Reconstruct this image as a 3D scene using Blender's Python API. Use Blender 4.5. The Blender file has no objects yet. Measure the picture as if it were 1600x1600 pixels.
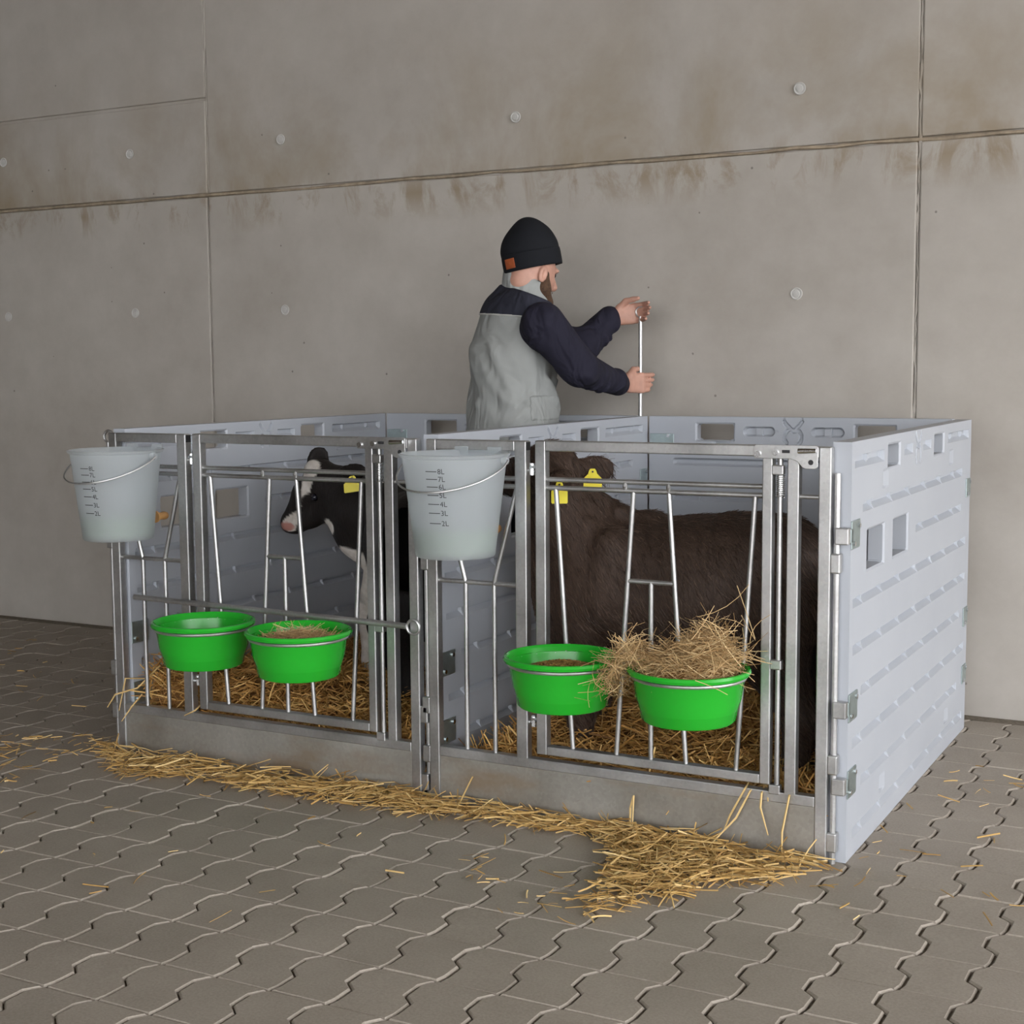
import bpy, bmesh, math, random
import numpy as np
from mathutils import Vector, Matrix

# ------------------------------------------------------------------ camera
F_PX = 2255.81
YAW, PITCH, ROLL = -0.489967, 0.10113, -0.00755
CAM = np.array([3.51104, -3.68358, 1.32343])
_fw = np.array([math.sin(YAW)*math.cos(PITCH), math.cos(YAW)*math.cos(PITCH), -math.sin(PITCH)])
_r0 = np.array([math.cos(YAW), -math.sin(YAW), 0.0]); _u0 = np.cross(_r0, _fw)
_rt = math.cos(ROLL)*_r0 + math.sin(ROLL)*_u0
_up = -math.sin(ROLL)*_r0 + math.cos(ROLL)*_u0
sc = bpy.context.scene
C = sc.collection
cd = bpy.data.cameras.new('camera'); cam = bpy.data.objects.new('camera', cd); C.objects.link(cam)
cd.sensor_width = 36.0; cd.lens = F_PX/1600*36.0; cd.clip_start = 0.05; cd.clip_end = 200
m = Matrix.Identity(4)
for i in range(3):
    m[i][0], m[i][1], m[i][2], m[i][3] = _rt[i], _up[i], -_fw[i], CAM[i]
cam.matrix_world = m
sc.camera = cam

# ------------------------------------------------------------------ sky and exposure
world = bpy.data.worlds.new('overcast_sky'); sc.world = world; world.use_nodes = True
bg = world.node_tree.nodes['Background']
bg.inputs[0].default_value = (0.965, 0.975, 1.0, 1); bg.inputs[1].default_value = 7.2
vs = sc.view_settings
vs.view_transform = 'Standard'; vs.look = 'None'; vs.gamma = 1.0; vs.use_curve_mapping = False
vs.exposure = -0.2

def at(u, v, X=None, Y=None, Z=None):
    """world point seen at photo pixel (u, v) on the plane X=, Y= or Z="""
    d = (u-800)/F_PX*_rt - (v-800)/F_PX*_up + _fw
    if X is not None: s = (X-CAM[0])/d[0]
    elif Y is not None: s = (Y-CAM[1])/d[1]
    else: s = (Z-CAM[2])/d[2]
    return CAM + s*d
def proj(P):
    d = np.asarray(P, float) - CAM; z = d @ _fw
    return 800+F_PX*(d @ _rt)/z, 800-F_PX*(d @ _up)/z

rng = np.random.default_rng(7); random.seed(7)

# ------------------------------------------------------------------ materials
def mat(name):
    m = bpy.data.materials.new(name); m.use_nodes = True
    nt = m.node_tree; b = nt.nodes['Principled BSDF']
    return m, nt, b
def N(nt, t, **kw):
    n = nt.nodes.new(t)
    for k, v in kw.items():
        if k.startswith('i_'): n.inputs[k[2:].replace('_', ' ')].default_value = v
        else: setattr(n, k, v)
    return n
def L(nt, a, b): nt.links.new(a, b)
def ramp(nt, fac, stops):
    r = N(nt, 'ShaderNodeValToRGB'); e = r.color_ramp.elements
    while len(e) < len(stops): e.new(0.5)
    for k, (p, c) in enumerate(stops):
        e[k].position = p; e[k].color = tuple(c)+(1,) if len(c) == 3 else c
    L(nt, fac, r.inputs[0]); return r.outputs[0]
def noise(nt, scale, detail=4, rough=.55, vec=None, dist=0.0):
    n = N(nt, 'ShaderNodeTexNoise'); n.inputs['Scale'].default_value = scale
    n.inputs['Detail'].default_value = detail; n.inputs['Roughness'].default_value = rough
    n.inputs['Distortion'].default_value = dist
    if vec is not None: L(nt, vec, n.inputs['Vector'])
    return n.outputs['Fac']
def mixc(nt, fac, a, b, mode='MIX'):
    n = N(nt, 'ShaderNodeMix', data_type='RGBA', blend_type=mode)
    if hasattr(fac, 'links'): L(nt, fac, n.inputs[0])
    else: n.inputs[0].default_value = fac
    for s, x in ((n.inputs[6], a), (n.inputs[7], b)):
        if hasattr(x, 'links'): L(nt, x, s)
        else: s.default_value = tuple(x)+(1,)
    return n.outputs[2]
def math_(nt, op, a, b=None, c=None, clamp=False):
    n = N(nt, 'ShaderNodeMath', operation=op, use_clamp=clamp)
    for s, x in zip(n.inputs, (a, b, c)):
        if x is None: continue
        if hasattr(x, 'links'): L(nt, x, s)
        else: s.default_value = x
    return n.outputs[0]
def bump(nt, b, h, strength=.3, dist=.01):
    n = N(nt, 'ShaderNodeBump'); n.inputs['Strength'].default_value = strength; n.inputs['Distance'].default_value = dist
    L(nt, h, n.inputs['Height']); L(nt, n.outputs[0], b.inputs['Normal'])
def objco(nt): return N(nt, 'ShaderNodeTexCoord').outputs['Object']
def worldpos(nt): return N(nt, 'ShaderNodeNewGeometry').outputs['Position']
def scaled(nt, vec, s):
    n = N(nt, 'ShaderNodeMapping'); n.inputs['Scale'].default_value = s; L(nt, vec, n.inputs[0]); return n.outputs[0]
def simple(name, col, rough=.5, metal=0.0, nscale=None, amt=.15, bmp=None):
    m, nt, b = mat(name)
    b.inputs['Roughness'].default_value = rough; b.inputs['Metallic'].default_value = metal
    if nscale:
        f = noise(nt, nscale, 4, .6, objco(nt))
        lo = [c*(1-amt) for c in col]; hi = [min(1, c*(1+amt)) for c in col]
        L(nt, ramp(nt, f, [(.3, lo), (.7, hi)]), b.inputs['Base Color'])
        if bmp: bump(nt, b, f, bmp[0], bmp[1])
    else: b.inputs['Base Color'].default_value = tuple(col)+(1,)
    return m

def concrete_wall():
    m, nt, b = mat('fair_faced_concrete')
    p = worldpos(nt)
    big = noise(nt, .9, 5, .6, p); mid = noise(nt, 5, 6, .65, p); fine = noise(nt, 60, 3, .6, p)
    col = ramp(nt, big, [(.3, (.365, .330, .287)), (.52, (.435, .400, .355)), (.75, (.495, .462, .418))])
    col = mixc(nt, .35, col, ramp(nt, mid, [(.3, (.31, .285, .25)), (.7, (.47, .445, .41))]))
    sep = N(nt, 'ShaderNodeSeparateXYZ'); L(nt, p, sep.inputs[0]); z = sep.outputs[2]
    # brown runs and blotches below and above the horizontal form joint
    st = noise(nt, 1.0, 6, .7, scaled(nt, p, (7, 7, 3.2)), .6)
    below = math_(nt, 'SUBTRACT', 1.0, math_(nt, 'MULTIPLY', math_(nt, 'ABSOLUTE', math_(nt, 'SUBTRACT', z, 2.09)), 7.5), clamp=True)
    fac = math_(nt, 'MULTIPLY', below, ramp(nt, st, [(.48, (0, 0, 0)), (.62, (1, 1, 1))]), clamp=True)
    col = mixc(nt, math_(nt, 'MULTIPLY', fac, .8), col, (.25, .19, .12))
    st2 = noise(nt, 1.4, 5, .65, scaled(nt, p, (1.6, 1, 1.2)), .3)
    above = math_(nt, 'MULTIPLY', math_(nt, 'GREATER_THAN', z, 2.15), math_(nt, 'SUBTRACT', 1.0, math_(nt, 'MULTIPLY', math_(nt, 'SUBTRACT', z, 2.15), 1.3), clamp=True))
    fac2 = math_(nt, 'MULTIPLY', above, ramp(nt, st2, [(.4, (0, 0, 0)), (.68, (1, 1, 1))]), clamp=True)
    col = mixc(nt, math_(nt, 'MULTIPLY', fac2, .85), col, (.28, .222, .15))
    # small air pockets
    v = N(nt, 'ShaderNodeTexVoronoi'); v.inputs['Scale'].default_value = 9; L(nt, p, v.inputs['Vector'])
    vs_ = N(nt, 'ShaderNodeTexNoise'); vs_.inputs['Scale'].default_value = 9.0; L(nt, p, vs_.inputs['Vector'])
    pit = math_(nt, 'MULTIPLY', math_(nt, 'LESS_THAN', v.outputs['Distance'], .045), math_(nt, 'GREATER_THAN', vs_.outputs['Fac'], .53))
    col = mixc(nt, math_(nt, 'MULTIPLY', pit, .7), col, (.13, .115, .10))
    L(nt, col, b.inputs['Base Color']); b.inputs['Roughness'].default_value = .75
    h = math_(nt, 'ADD', math_(nt, 'MULTIPLY', mid, .5), math_(nt, 'MULTIPLY', fine, .25))
    bump(nt, b, math_(nt, 'SUBTRACT', h, pit), .25, .006)
    return m
def paver_mat():
    m, nt, b = mat('concrete_paver')
    p = worldpos(nt); oi = N(nt, 'ShaderNodeObjectInfo').outputs['Random']
    f = noise(nt, 3.5, 6, .65, p); g = noise(nt, 160, 2, .6, p)
    col = ramp(nt, f, [(.3, (.295, .252, .206)), (.7, (.380, .332, .277))])
    col = mixc(nt, .3, col, ramp(nt, g, [(.3, (.20, .175, .142)), (.7, (.43, .385, .325))]))
    col = mixc(nt, math_(nt, 'MULTIPLY', oi, .16), col, (.16, .14, .115))
    L(nt, col, b.inputs['Base Color']); b.inputs['Roughness'].default_value = .7
    bump(nt, b, g, .25, .003); return m
def galv():
    m, nt, b = mat('galvanised_steel')
    p = objco(nt); v = N(nt, 'ShaderNodeTexVoronoi'); v.inputs['Scale'].default_value = 130; L(nt, p, v.inputs['Vector'])
    f = noise(nt, 6, 5, .6, p)
    col = mixc(nt, .15, ramp(nt, f, [(.3, (.42, .408, .378)), (.7, (.57, .563, .54))]), v.outputs['Color'], 'SOFT_LIGHT')
    bw = N(nt, 'ShaderNodeRGBToBW'); L(nt, col, bw.inputs[0])
    col = mixc(nt, .85, col, bw.outputs[0])
    L(nt, col, b.inputs['Base Color']); b.inputs['Metallic'].default_value = .9
    L(nt, ramp(nt, f, [(.3, (.33,)*3), (.7, (.48,)*3)]), b.inputs['Roughness'])
    bump(nt, b, f, .08, .002); return m
def kick_mat():
    m, nt, b = mat('weathered_zinc_sheet')
    p = objco(nt); f = noise(nt, 3.2, 5, .6, p, .4); v = N(nt, 'ShaderNodeTexVoronoi'); v.inputs['Scale'].default_value = 110; L(nt, p, v.inputs['Vector'])
    bw = N(nt, 'ShaderNodeRGBToBW'); L(nt, v.outputs['Color'], bw.inputs[0])
    col = ramp(nt, f, [(.3, (.31, .29, .255)), (.55, (.395, .38, .345)), (.8, (.48, .47, .44))])
    col = mixc(nt, .08, col, bw.outputs[0], 'OVERLAY')
    br = noise(nt, 1.0, 4, .6, scaled(nt, p, (2.2, 1, 6)))
    col = mixc(nt, ramp(nt, br, [(.52, (0, 0, 0)), (.70, (.6,)*3)]), col, (.33, .235, .145))
    L(nt, col, b.inputs['Base Color']); b.inputs['Metallic'].default_value = .75
    L(nt, ramp(nt, f, [(.3, (.42,)*3), (.7, (.56,)*3)]), b.inputs['Roughness'])
    return m
def plastic_panel():
    m, nt, b = mat('grey_moulded_plastic')
    p = objco(nt); f = noise(nt, 2.5, 4, .6, p); g = noise(nt, 220, 2, .5, p)
    L(nt, ramp(nt, f, [(.3, (.395, .418, .460)), (.7, (.430, .452, .490))]), b.inputs['Base Color'])
    b.inputs['Roughness'].default_value = .42; bump(nt, b, g, .06, .002); return m
def straw_mat(name, lo, mid, hi):
    m, nt, b = mat(name)
    a = N(nt, 'ShaderNodeAttribute', attribute_name='tint')
    L(nt, ramp(nt, a.outputs['Fac'], [(0, lo), (.5, mid), (1, hi)]), b.inputs['Base Color'])
    b.inputs['Roughness'].default_value = .55; b.inputs['Specular IOR Level'].default_value = .3
    return m
def fabric(name, col, scale=350, fold=None):
    m, nt, b = mat(name); p = objco(nt)
    f = noise(nt, scale, 2, .6, p); g = noise(nt, 7, 3, .5, p, .5)
    L(nt, mixc(nt, .25, col, ramp(nt, g, [(.3, [c*.75 for c in col]), (.7, [min(1, c*1.2) for c in col])])), b.inputs['Base Color'])
    b.inputs['Roughness'].default_value = .85; b.inputs['Specular IOR Level'].default_value = .2
    w = noise(nt, 9, 2, .5, scaled(nt, p, (1, 1, .55)), 1.2)
    h = math_(nt, 'ADD', math_(nt, 'MULTIPLY', f, .012), math_(nt, 'MULTIPLY', w, fold or 0.0))
    bump(nt, b, h, .9, .075); return m
def fur(name, cols, spec=.25):
    m, nt, b = mat(name); p = objco(nt)
    f = noise(nt, 4, 4, .6, p); g = noise(nt, 1.0, 3, .7, scaled(nt, p, (160, 160, 28)), .8)
    c = mixc(nt, .5, ramp(nt, f, [(.3, cols[0]), (.7, cols[1])]), ramp(nt, g, [(.3, cols[0]), (.7, cols[2])]))
    L(nt, c, b.inputs['Base Color']); b.inputs['Roughness'].default_value = .6; b.inputs['Specular IOR Level'].default_value = spec
    bump(nt, b, g, .5, .006)
    return m, nt, b, c
M_WALL = concrete_wall(); M_PAVER = paver_mat(); M_GALV = galv(); M_KICK = kick_mat(); M_PANEL = plastic_panel()
M_FIN = simple('stained_joint_mortar', (.31, .25, .18), .85, 0, 20, .3)
M_SAND = simple('joint_sand', (.17, .143, .108), .95, 0, 60, .35, (.4, .004))
M_CEIL = simple('roof_timber', (.16, .125, .09), .8, 0, 3, .2)
M_PLUG = simple('tie_plug_mortar', (.50, .49, .465), .7, 0, 30, .08)
M_GREEN = simple('green_plastic', (.016, .36, .022), .25)
M_ZINC = simple('zinc_plate', (.42, .50, .50), .35, .85, 30, .12)
M_BOLT = simple('bolt_steel', (.75, .76, .77), .22, 1.0)
M_DARK = simple('dark_rubber_hole_shade', (.02, .02, .022), .6)  # black rubber, and the shade inside the lock openings
M_INK = simple('black_print', (.02, .02, .022), .5)
M_TEAT = simple('tan_rubber', (.50, .27, .10), .45, 0, 40, .1)
M_YEL = simple('yellow_tag_plastic', (.78, .66, .01), .4)
M_STRAW = straw_mat('straw', (.21, .092, .022), (.55, .295, .082), (.82, .56, .22))
M_SPILL = straw_mat('dry_straw', (.28, .155, .046), (.53, .335, .115), (.80, .60, .29))
M_HAY = straw_mat('hay', (.22, .125, .05), (.49, .32, .145), (.70, .54, .30))
M_GRAIN = straw_mat('grain_feed', (.16, .085, .02), (.36, .215, .06), (.50, .34, .12))
M_BED = simple('packed_straw', (.24, .115, .035), .9, 0, 40, .45, (.6, .02))
def bucket_mat():
    m, nt, b = mat('milky_plastic')
    b.inputs['Base Color'].default_value = (.66, .69, .70, 1); b.inputs['Roughness'].default_value = .35
    t = N(nt, 'ShaderNodeBsdfTranslucent'); t.inputs[0].default_value = (.80, .84, .86, 1)
    tr = N(nt, 'ShaderNodeBsdfTransparent'); tr.inputs[0].default_value = (.93, .95, .96, 1)
    m1 = N(nt, 'ShaderNodeMixShader'); m1.inputs[0].default_value = .45; L(nt, b.outputs[0], m1.inputs[1]); L(nt, t.outputs[0], m1.inputs[2])
    m2 = N(nt, 'ShaderNodeMixShader'); m2.inputs[0].default_value = .55; L(nt, m1.outputs[0], m2.inputs[1]); L(nt, tr.outputs[0], m2.inputs[2])
    L(nt, m2.outputs[0], nt.nodes['Material Output'].inputs[0]); return m
M_BUCKET = bucket_mat()
def water_mat():
    m, nt, b = mat('cloudy_water')
    b.inputs['Base Color'].default_value = (.22, .31, .17, 1); b.inputs['Roughness'].default_value = .1
    t = N(nt, 'ShaderNodeBsdfTransparent'); t.inputs[0].default_value = (.86, .93, .84, 1)
    mx = N(nt, 'ShaderNodeMixShader'); mx.inputs[0].default_value = .25; L(nt, b.outputs[0], mx.inputs[1]); L(nt, t.outputs[0], mx.inputs[2])
    L(nt, mx.outputs[0], nt.nodes['Material Output'].inputs[0]); return m
M_WATER = water_mat()

# ------------------------------------------------------------------ mesh helpers
class MB:
    def __init__(s): s.v = []; s.f = []
    def add(s, vs, fs):
        o = len(s.v); s.v += [tuple(map(float, p)) for p in vs]; s.f += [tuple(o+i for i in f) for f in fs]; return s
    def box(s, x0, x1, y0, y1, z0, z1):
        v = [(x, y, z) for z in (z0, z1) for y in (y0, y1) for x in (x0, x1)]
        return s.add(v, [(0, 2, 3, 1), (4, 5, 7, 6), (0, 1, 5, 4), (2, 6, 7, 3), (0, 4, 6, 2), (1, 3, 7, 5)])
    def tube(s, pts, r, n=10, cap=True, closed=False):
        P = [Vector(p) for p in pts]; k = len(P); rs = r if hasattr(r, '__len__') else [r]*k
        rings = []; ref = None
        for i in range(k):
            a = P[(i-1) % k] if (closed or i > 0) else P[i]; b = P[(i+1) % k] if (closed or i < k-1) else P[i]
            t = (b-a).normalized()
            if ref is None: ref = Vector((0, 0, 1)) if abs(t.z) < .9 else Vector((1, 0, 0))
            x = (ref - t*ref.dot(t)).normalized(); ref = x; y = t.cross(x)
            rings.append([P[i]+(x*math.cos(2*math.pi*j/n)+y*math.sin(2*math.pi*j/n))*rs[i] for j in range(n)])
        v = [p for q in rings for p in q]; f = []
        for i in range(k if closed else k-1):
            a = i*n; b = ((i+1) % k)*n
            f += [(a+j, a+(j+1) % n, b+(j+1) % n, b+j) for j in range(n)]
        if cap and not closed: f += [tuple(range(n-1, -1, -1)), tuple((k-1)*n+j for j in range(n))]
        return s.add(v, f)
    def ring(s, c, R, r, axis='z', n=40, m=8):
        pts = []
        for i in range(n):
            a = 2*math.pi*i/n; ca, sa = R*math.cos(a), R*math.sin(a)
            d = {'z': (ca, sa, 0), 'y': (ca, 0, sa), 'x': (0, ca, sa)}[axis]
            pts.append((c[0]+d[0], c[1]+d[1], c[2]+d[2]))
        return s.tube(pts, r, m, closed=True)
    def lathe(s, prof, c, n=48, flat=None):
        v = []; f = []; k = len(prof)
        for r, z in prof:
            for j in range(n):
                a = 2*math.pi*j/n; x, y = r*math.cos(a), r*math.sin(a)
                if flat is not None: y = min(y, flat)
                v.append((c[0]+x, c[1]+y, c[2]+z))
        for i in range(k-1):
            for j in range(n):
                f.append((i*n+j, i*n+(j+1) % n, (i+1)*n+(j+1) % n, (i+1)*n+j))
        f.append(tuple(range(n-1, -1, -1))); f.append(tuple((k-1)*n+j for j in range(n)))
        return s.add(v, f)
    def prism(s, poly, y0, y1):           # outline in x,z pushed along y
        n = len(poly); v = [(x, y0, z) for x, z in poly]+[(x, y1, z) for x, z in poly]
        return s.add(v, [tuple(range(n)), tuple(range(2*n-1, n-1, -1))]+[(i, i+n, (i+1) % n+n, (i+1) % n) for i in range(n)])
    def mesh(s, name):
        me = bpy.data.meshes.new(name); me.from_pydata(s.v, [], s.f); me.update()
        b = bmesh.new(); b.from_mesh(me); bmesh.ops.recalc_face_normals(b, faces=b.faces); b.to_mesh(me); b.free()
        return me
    def build(s, name, material, parent=None, smooth=False, bevel=0):
        o = link(name, s.mesh(name), material, parent)
        if smooth: shade(o)
        if bevel: bv(o, bevel)
        return o
def shade(o, ang=40):
    me = o.data; me.polygons.foreach_set('use_smooth', [True]*len(me.polygons))
    try: me.set_sharp_from_angle(angle=math.radians(ang))
    except Exception: pass
def bv(o, w, seg=2):
    md = o.modifiers.new('bevel', 'BEVEL'); md.width = w; md.segments = seg; md.limit_method = 'ANGLE'; md.angle_limit = math.radians(40)
def link(name, me, material, parent=None):
    o = bpy.data.objects.new(name, me); C.objects.link(o)
    if material and not me.materials: me.materials.append(material)
    if parent:
        o.parent = parent
        o.matrix_parent_inverse = parent_inv(parent)
    return o
def wmat(p):
    return p.matrix_basis.copy() if p.parent is None else wmat(p.parent) @ p.matrix_parent_inverse @ p.matrix_basis
def parent_inv(p): return wmat(p).inverted()
def tag(o, label=None, cat=None, group=None, kind=None):
    if label: o['label'] = label
    if cat: o['category'] = cat
    if group: o['group'] = group
    if kind: o['kind'] = kind
    return o
def thing(name, loc, label, cat, group=None):
    o = bpy.data.objects.new(name, None); C.objects.link(o); o.location = loc; o.empty_display_size = .1
    return tag(o, label, cat, group)

# ------------------------------------------------------------------ setting: wall
WY = 1.874
XL, XR = -9.0, 8.6
ZC = 4.1
wall = MB().box(XL, XR, WY+.014, WY+.3, -.1, ZC).build('wall_back', M_WALL)
tag(wall, 'fair-faced concrete wall with form joints behind the calf pens', kind='structure')
xs = [XL, -4.47, -1.098, 2.278, 5.65, XR]; zs = [-.1, 2.1505, 2.601, ZC]
for i in range(len(xs)-1):
    for j in range(len(zs)-1):
        g = .006
        if j == 1 and i >= 2: continue
        z1 = zs[j+1] if not (j == 2 and i >= 2) else zs[j+1]
        z0 = zs[1] if (j == 2 and i >= 2) else zs[j]
        dy = float(rng.uniform(-.002, .002)) - (.004 if j == 0 else 0)
        o = MB().box(xs[i]+g, xs[i+1]-g, WY+dy, WY+.03, z0+(.010 if j else g), z1-(.010 if j == 0 else g)).build('concrete_panel', M_WALL, wall)
        bv(o, .005, 2)
def crumbly_line(p0, p1, r, n, horiz):      # the thin raised mortar fin that ran out of the form joint
    a, b = np.array(p0), np.array(p1); pts = []
    for t in np.linspace(0, 1, n):
        q = a+(b-a)*t; q[2 if horiz else 0] += rng.normal(0, .0025); q[1] += rng.normal(0, .001); pts.append(q)
    return pts
for (p0, p1, h) in (((XL, WY+.006, 2.1505), (XR, WY+.006, 2.1505), True), ((-1.098, WY+.008, 0), (-1.098, WY+.008, ZC), False), ((2.278, WY+.008, 0), (2.278, WY+.008, ZC), False)):
    pts = crumbly_line(p0, p1, .006, 120, h)
    MB().tube(pts, [abs(rng.normal(.0062 if h else .0050, .002))+.001 for _ in pts], 6).build('joint_fin', M_FIN if h else M_WALL, wall)
for (x, z) in ((-.655, 2.378), (.582, 2.374), (-1.58, 2.379), (-1.578, 1.599), (-.652, 1.592), (1.817, 1.594), (-2.45, 2.40), (-2.46, 1.6), (.60, 1.593), (1.82, 2.376), (2.75, 1.594), (2.75, 2.38)):
    if (x, z) == (.60, 1.593): continue
    pl = MB().lathe([(.024, 0), (.024, .003), (.021, .004), (.019, .001), (.014, .001), (.012, .004), (.0, .005)], (0, 0, 0), 24)
    pl.v = [(a+x, WY-.0062-c, b+z) for a, b, c in pl.v]
    pl.build('tie_hole_plug', M_PLUG, wall, True)
tag(MB().box(XL-.3, XL, -9.3, WY+.3, -.1, ZC).build('wall_left', M_WALL), 'unseen concrete end wall of the barn, added to close off light', kind='structure')  # out of view, added for the lighting: closes the left side
tag(MB().box(XL-.3, .5, -9.3, -9.0, -.1, ZC).build('wall_front', M_WALL), 'unseen concrete wall across the barn aisle, added to shape the daylight', kind='structure')  # out of view, added and cut short so daylight enters from the front right
tag(MB().box(XL-.3, XR, -9.3, WY+.3, ZC, ZC+.2).build('ceiling', M_CEIL), 'unseen dark timber barn roof, shaped to keep the daylight low', kind='structure')  # out of view, height and eave set to let in only low daylight

# ------------------------------------------------------------------ setting: paving
floor = MB().box(-12, 16, -20, WY+.2, -.20, -.011).build('floor', M_SAND)
tag(floor, 'interlocking grey concrete paving', kind='structure')
PW, PL, PA, JG = .1485, .2050, .0150, .0030
def paver_outline():
    h = PL/2
    # one zigzag period, y from -h to h, side offset s(y)
    prof = [(-h, PA*.0), (-h*.62, PA), (-h*.28, PA), (-h*.02, -PA), (h*.45, -PA), (h*.62, -PA), (h, 0)]
    prof = [(-h, .6*PA), (-h*.72, PA), (-h*.16, PA), (h*.10, -PA), (h*.66, -PA), (h, .6*PA)]
    left = [(-PW/2+JG+s, y) for y, s in prof]; right = [(PW/2-JG+s, y) for y, s in prof]
    e = JG*.22
    left[0] = (left[0][0], -h+e); right[0] = (right[0][0], -h+e); left[-1] = (left[-1][0], h-e); right[-1] = (right[-1][0], h-e)
    return right + left[::-1]
ol = np.array(paver_outline())
def inset(o, d):
    c = o.mean(0); n = len(o); out = []
    for i in range(n):
        a, b, c_ = o[i-1], o[i], o[(i+1) % n]
        t1 = (b-a)/np.linalg.norm(b-a); t2 = (c_-b)/np.linalg.norm(c_-b)
        n1 = np.array([-t1[1], t1[0]]); n2 = np.array([-t2[1], t2[0]]); bis = n1+n2
        bis = bis/max(.3, np.dot(bis, bis)**.5); out.append(b+bis*d/max(.5, np.dot(bis, n1)))
    return np.array(out)
il = inset(ol, .004)
n_ = len(ol)
pv = [(x, y, -.06) for x, y in ol]+[(x, y, -.005) for x, y in ol]+[(x, y, 0) for x, y in il]
pf = [(i, (i+1) % n_, n_+(i+1) % n_, n_+i) for i in range(n_)]+[(n_+i, n_+(i+1) % n_, 2*n_+(i+1) % n_, 2*n_+i) for i in range(n_)]+[tuple(range(2*n_, 3*n_))]
pm = MB().add(pv, pf).mesh('paver')
pm.materials.append(M_PAVER)
cand = []; rest = []
for i in range(-62, 30):
    for j in range(-26, 13):
        x = 2.605+i*PW; y = .02+j*PL
        if y > WY-.03: continue
        u, v = proj((x, y, 0)); z = (np.array([x, y, 0])-CAM) @ _fw
        if z < .3: rest.append((x, y)); continue
        inpen = (.06 < x < 2.44) and (.08 < y < 1.6)
        if inpen or u < -60 or u > 1660 or v > 1640: rest.append((x, y)); continue
        cand.append((v > 1460, z, x, y))
cand.sort()
for k, (_, z, x, y) in enumerate(sorted(cand, key=lambda c: (c[0], c[1]))):
    dz = -abs(float(rng.normal(0, .0012)))
    if k < 300:
        o = link('paver', pm, None, floor); o.location = (x, y, dz)
    else: rest.append((x, y))
rb = MB()
for x, y in rest:
    rb.add([(a+x, b+y, c-.001) for a, b, c in pv], pf)
tag(rb.build('pavers', M_PAVER, floor), 'the remaining grey pavers', kind='stuff')

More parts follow.
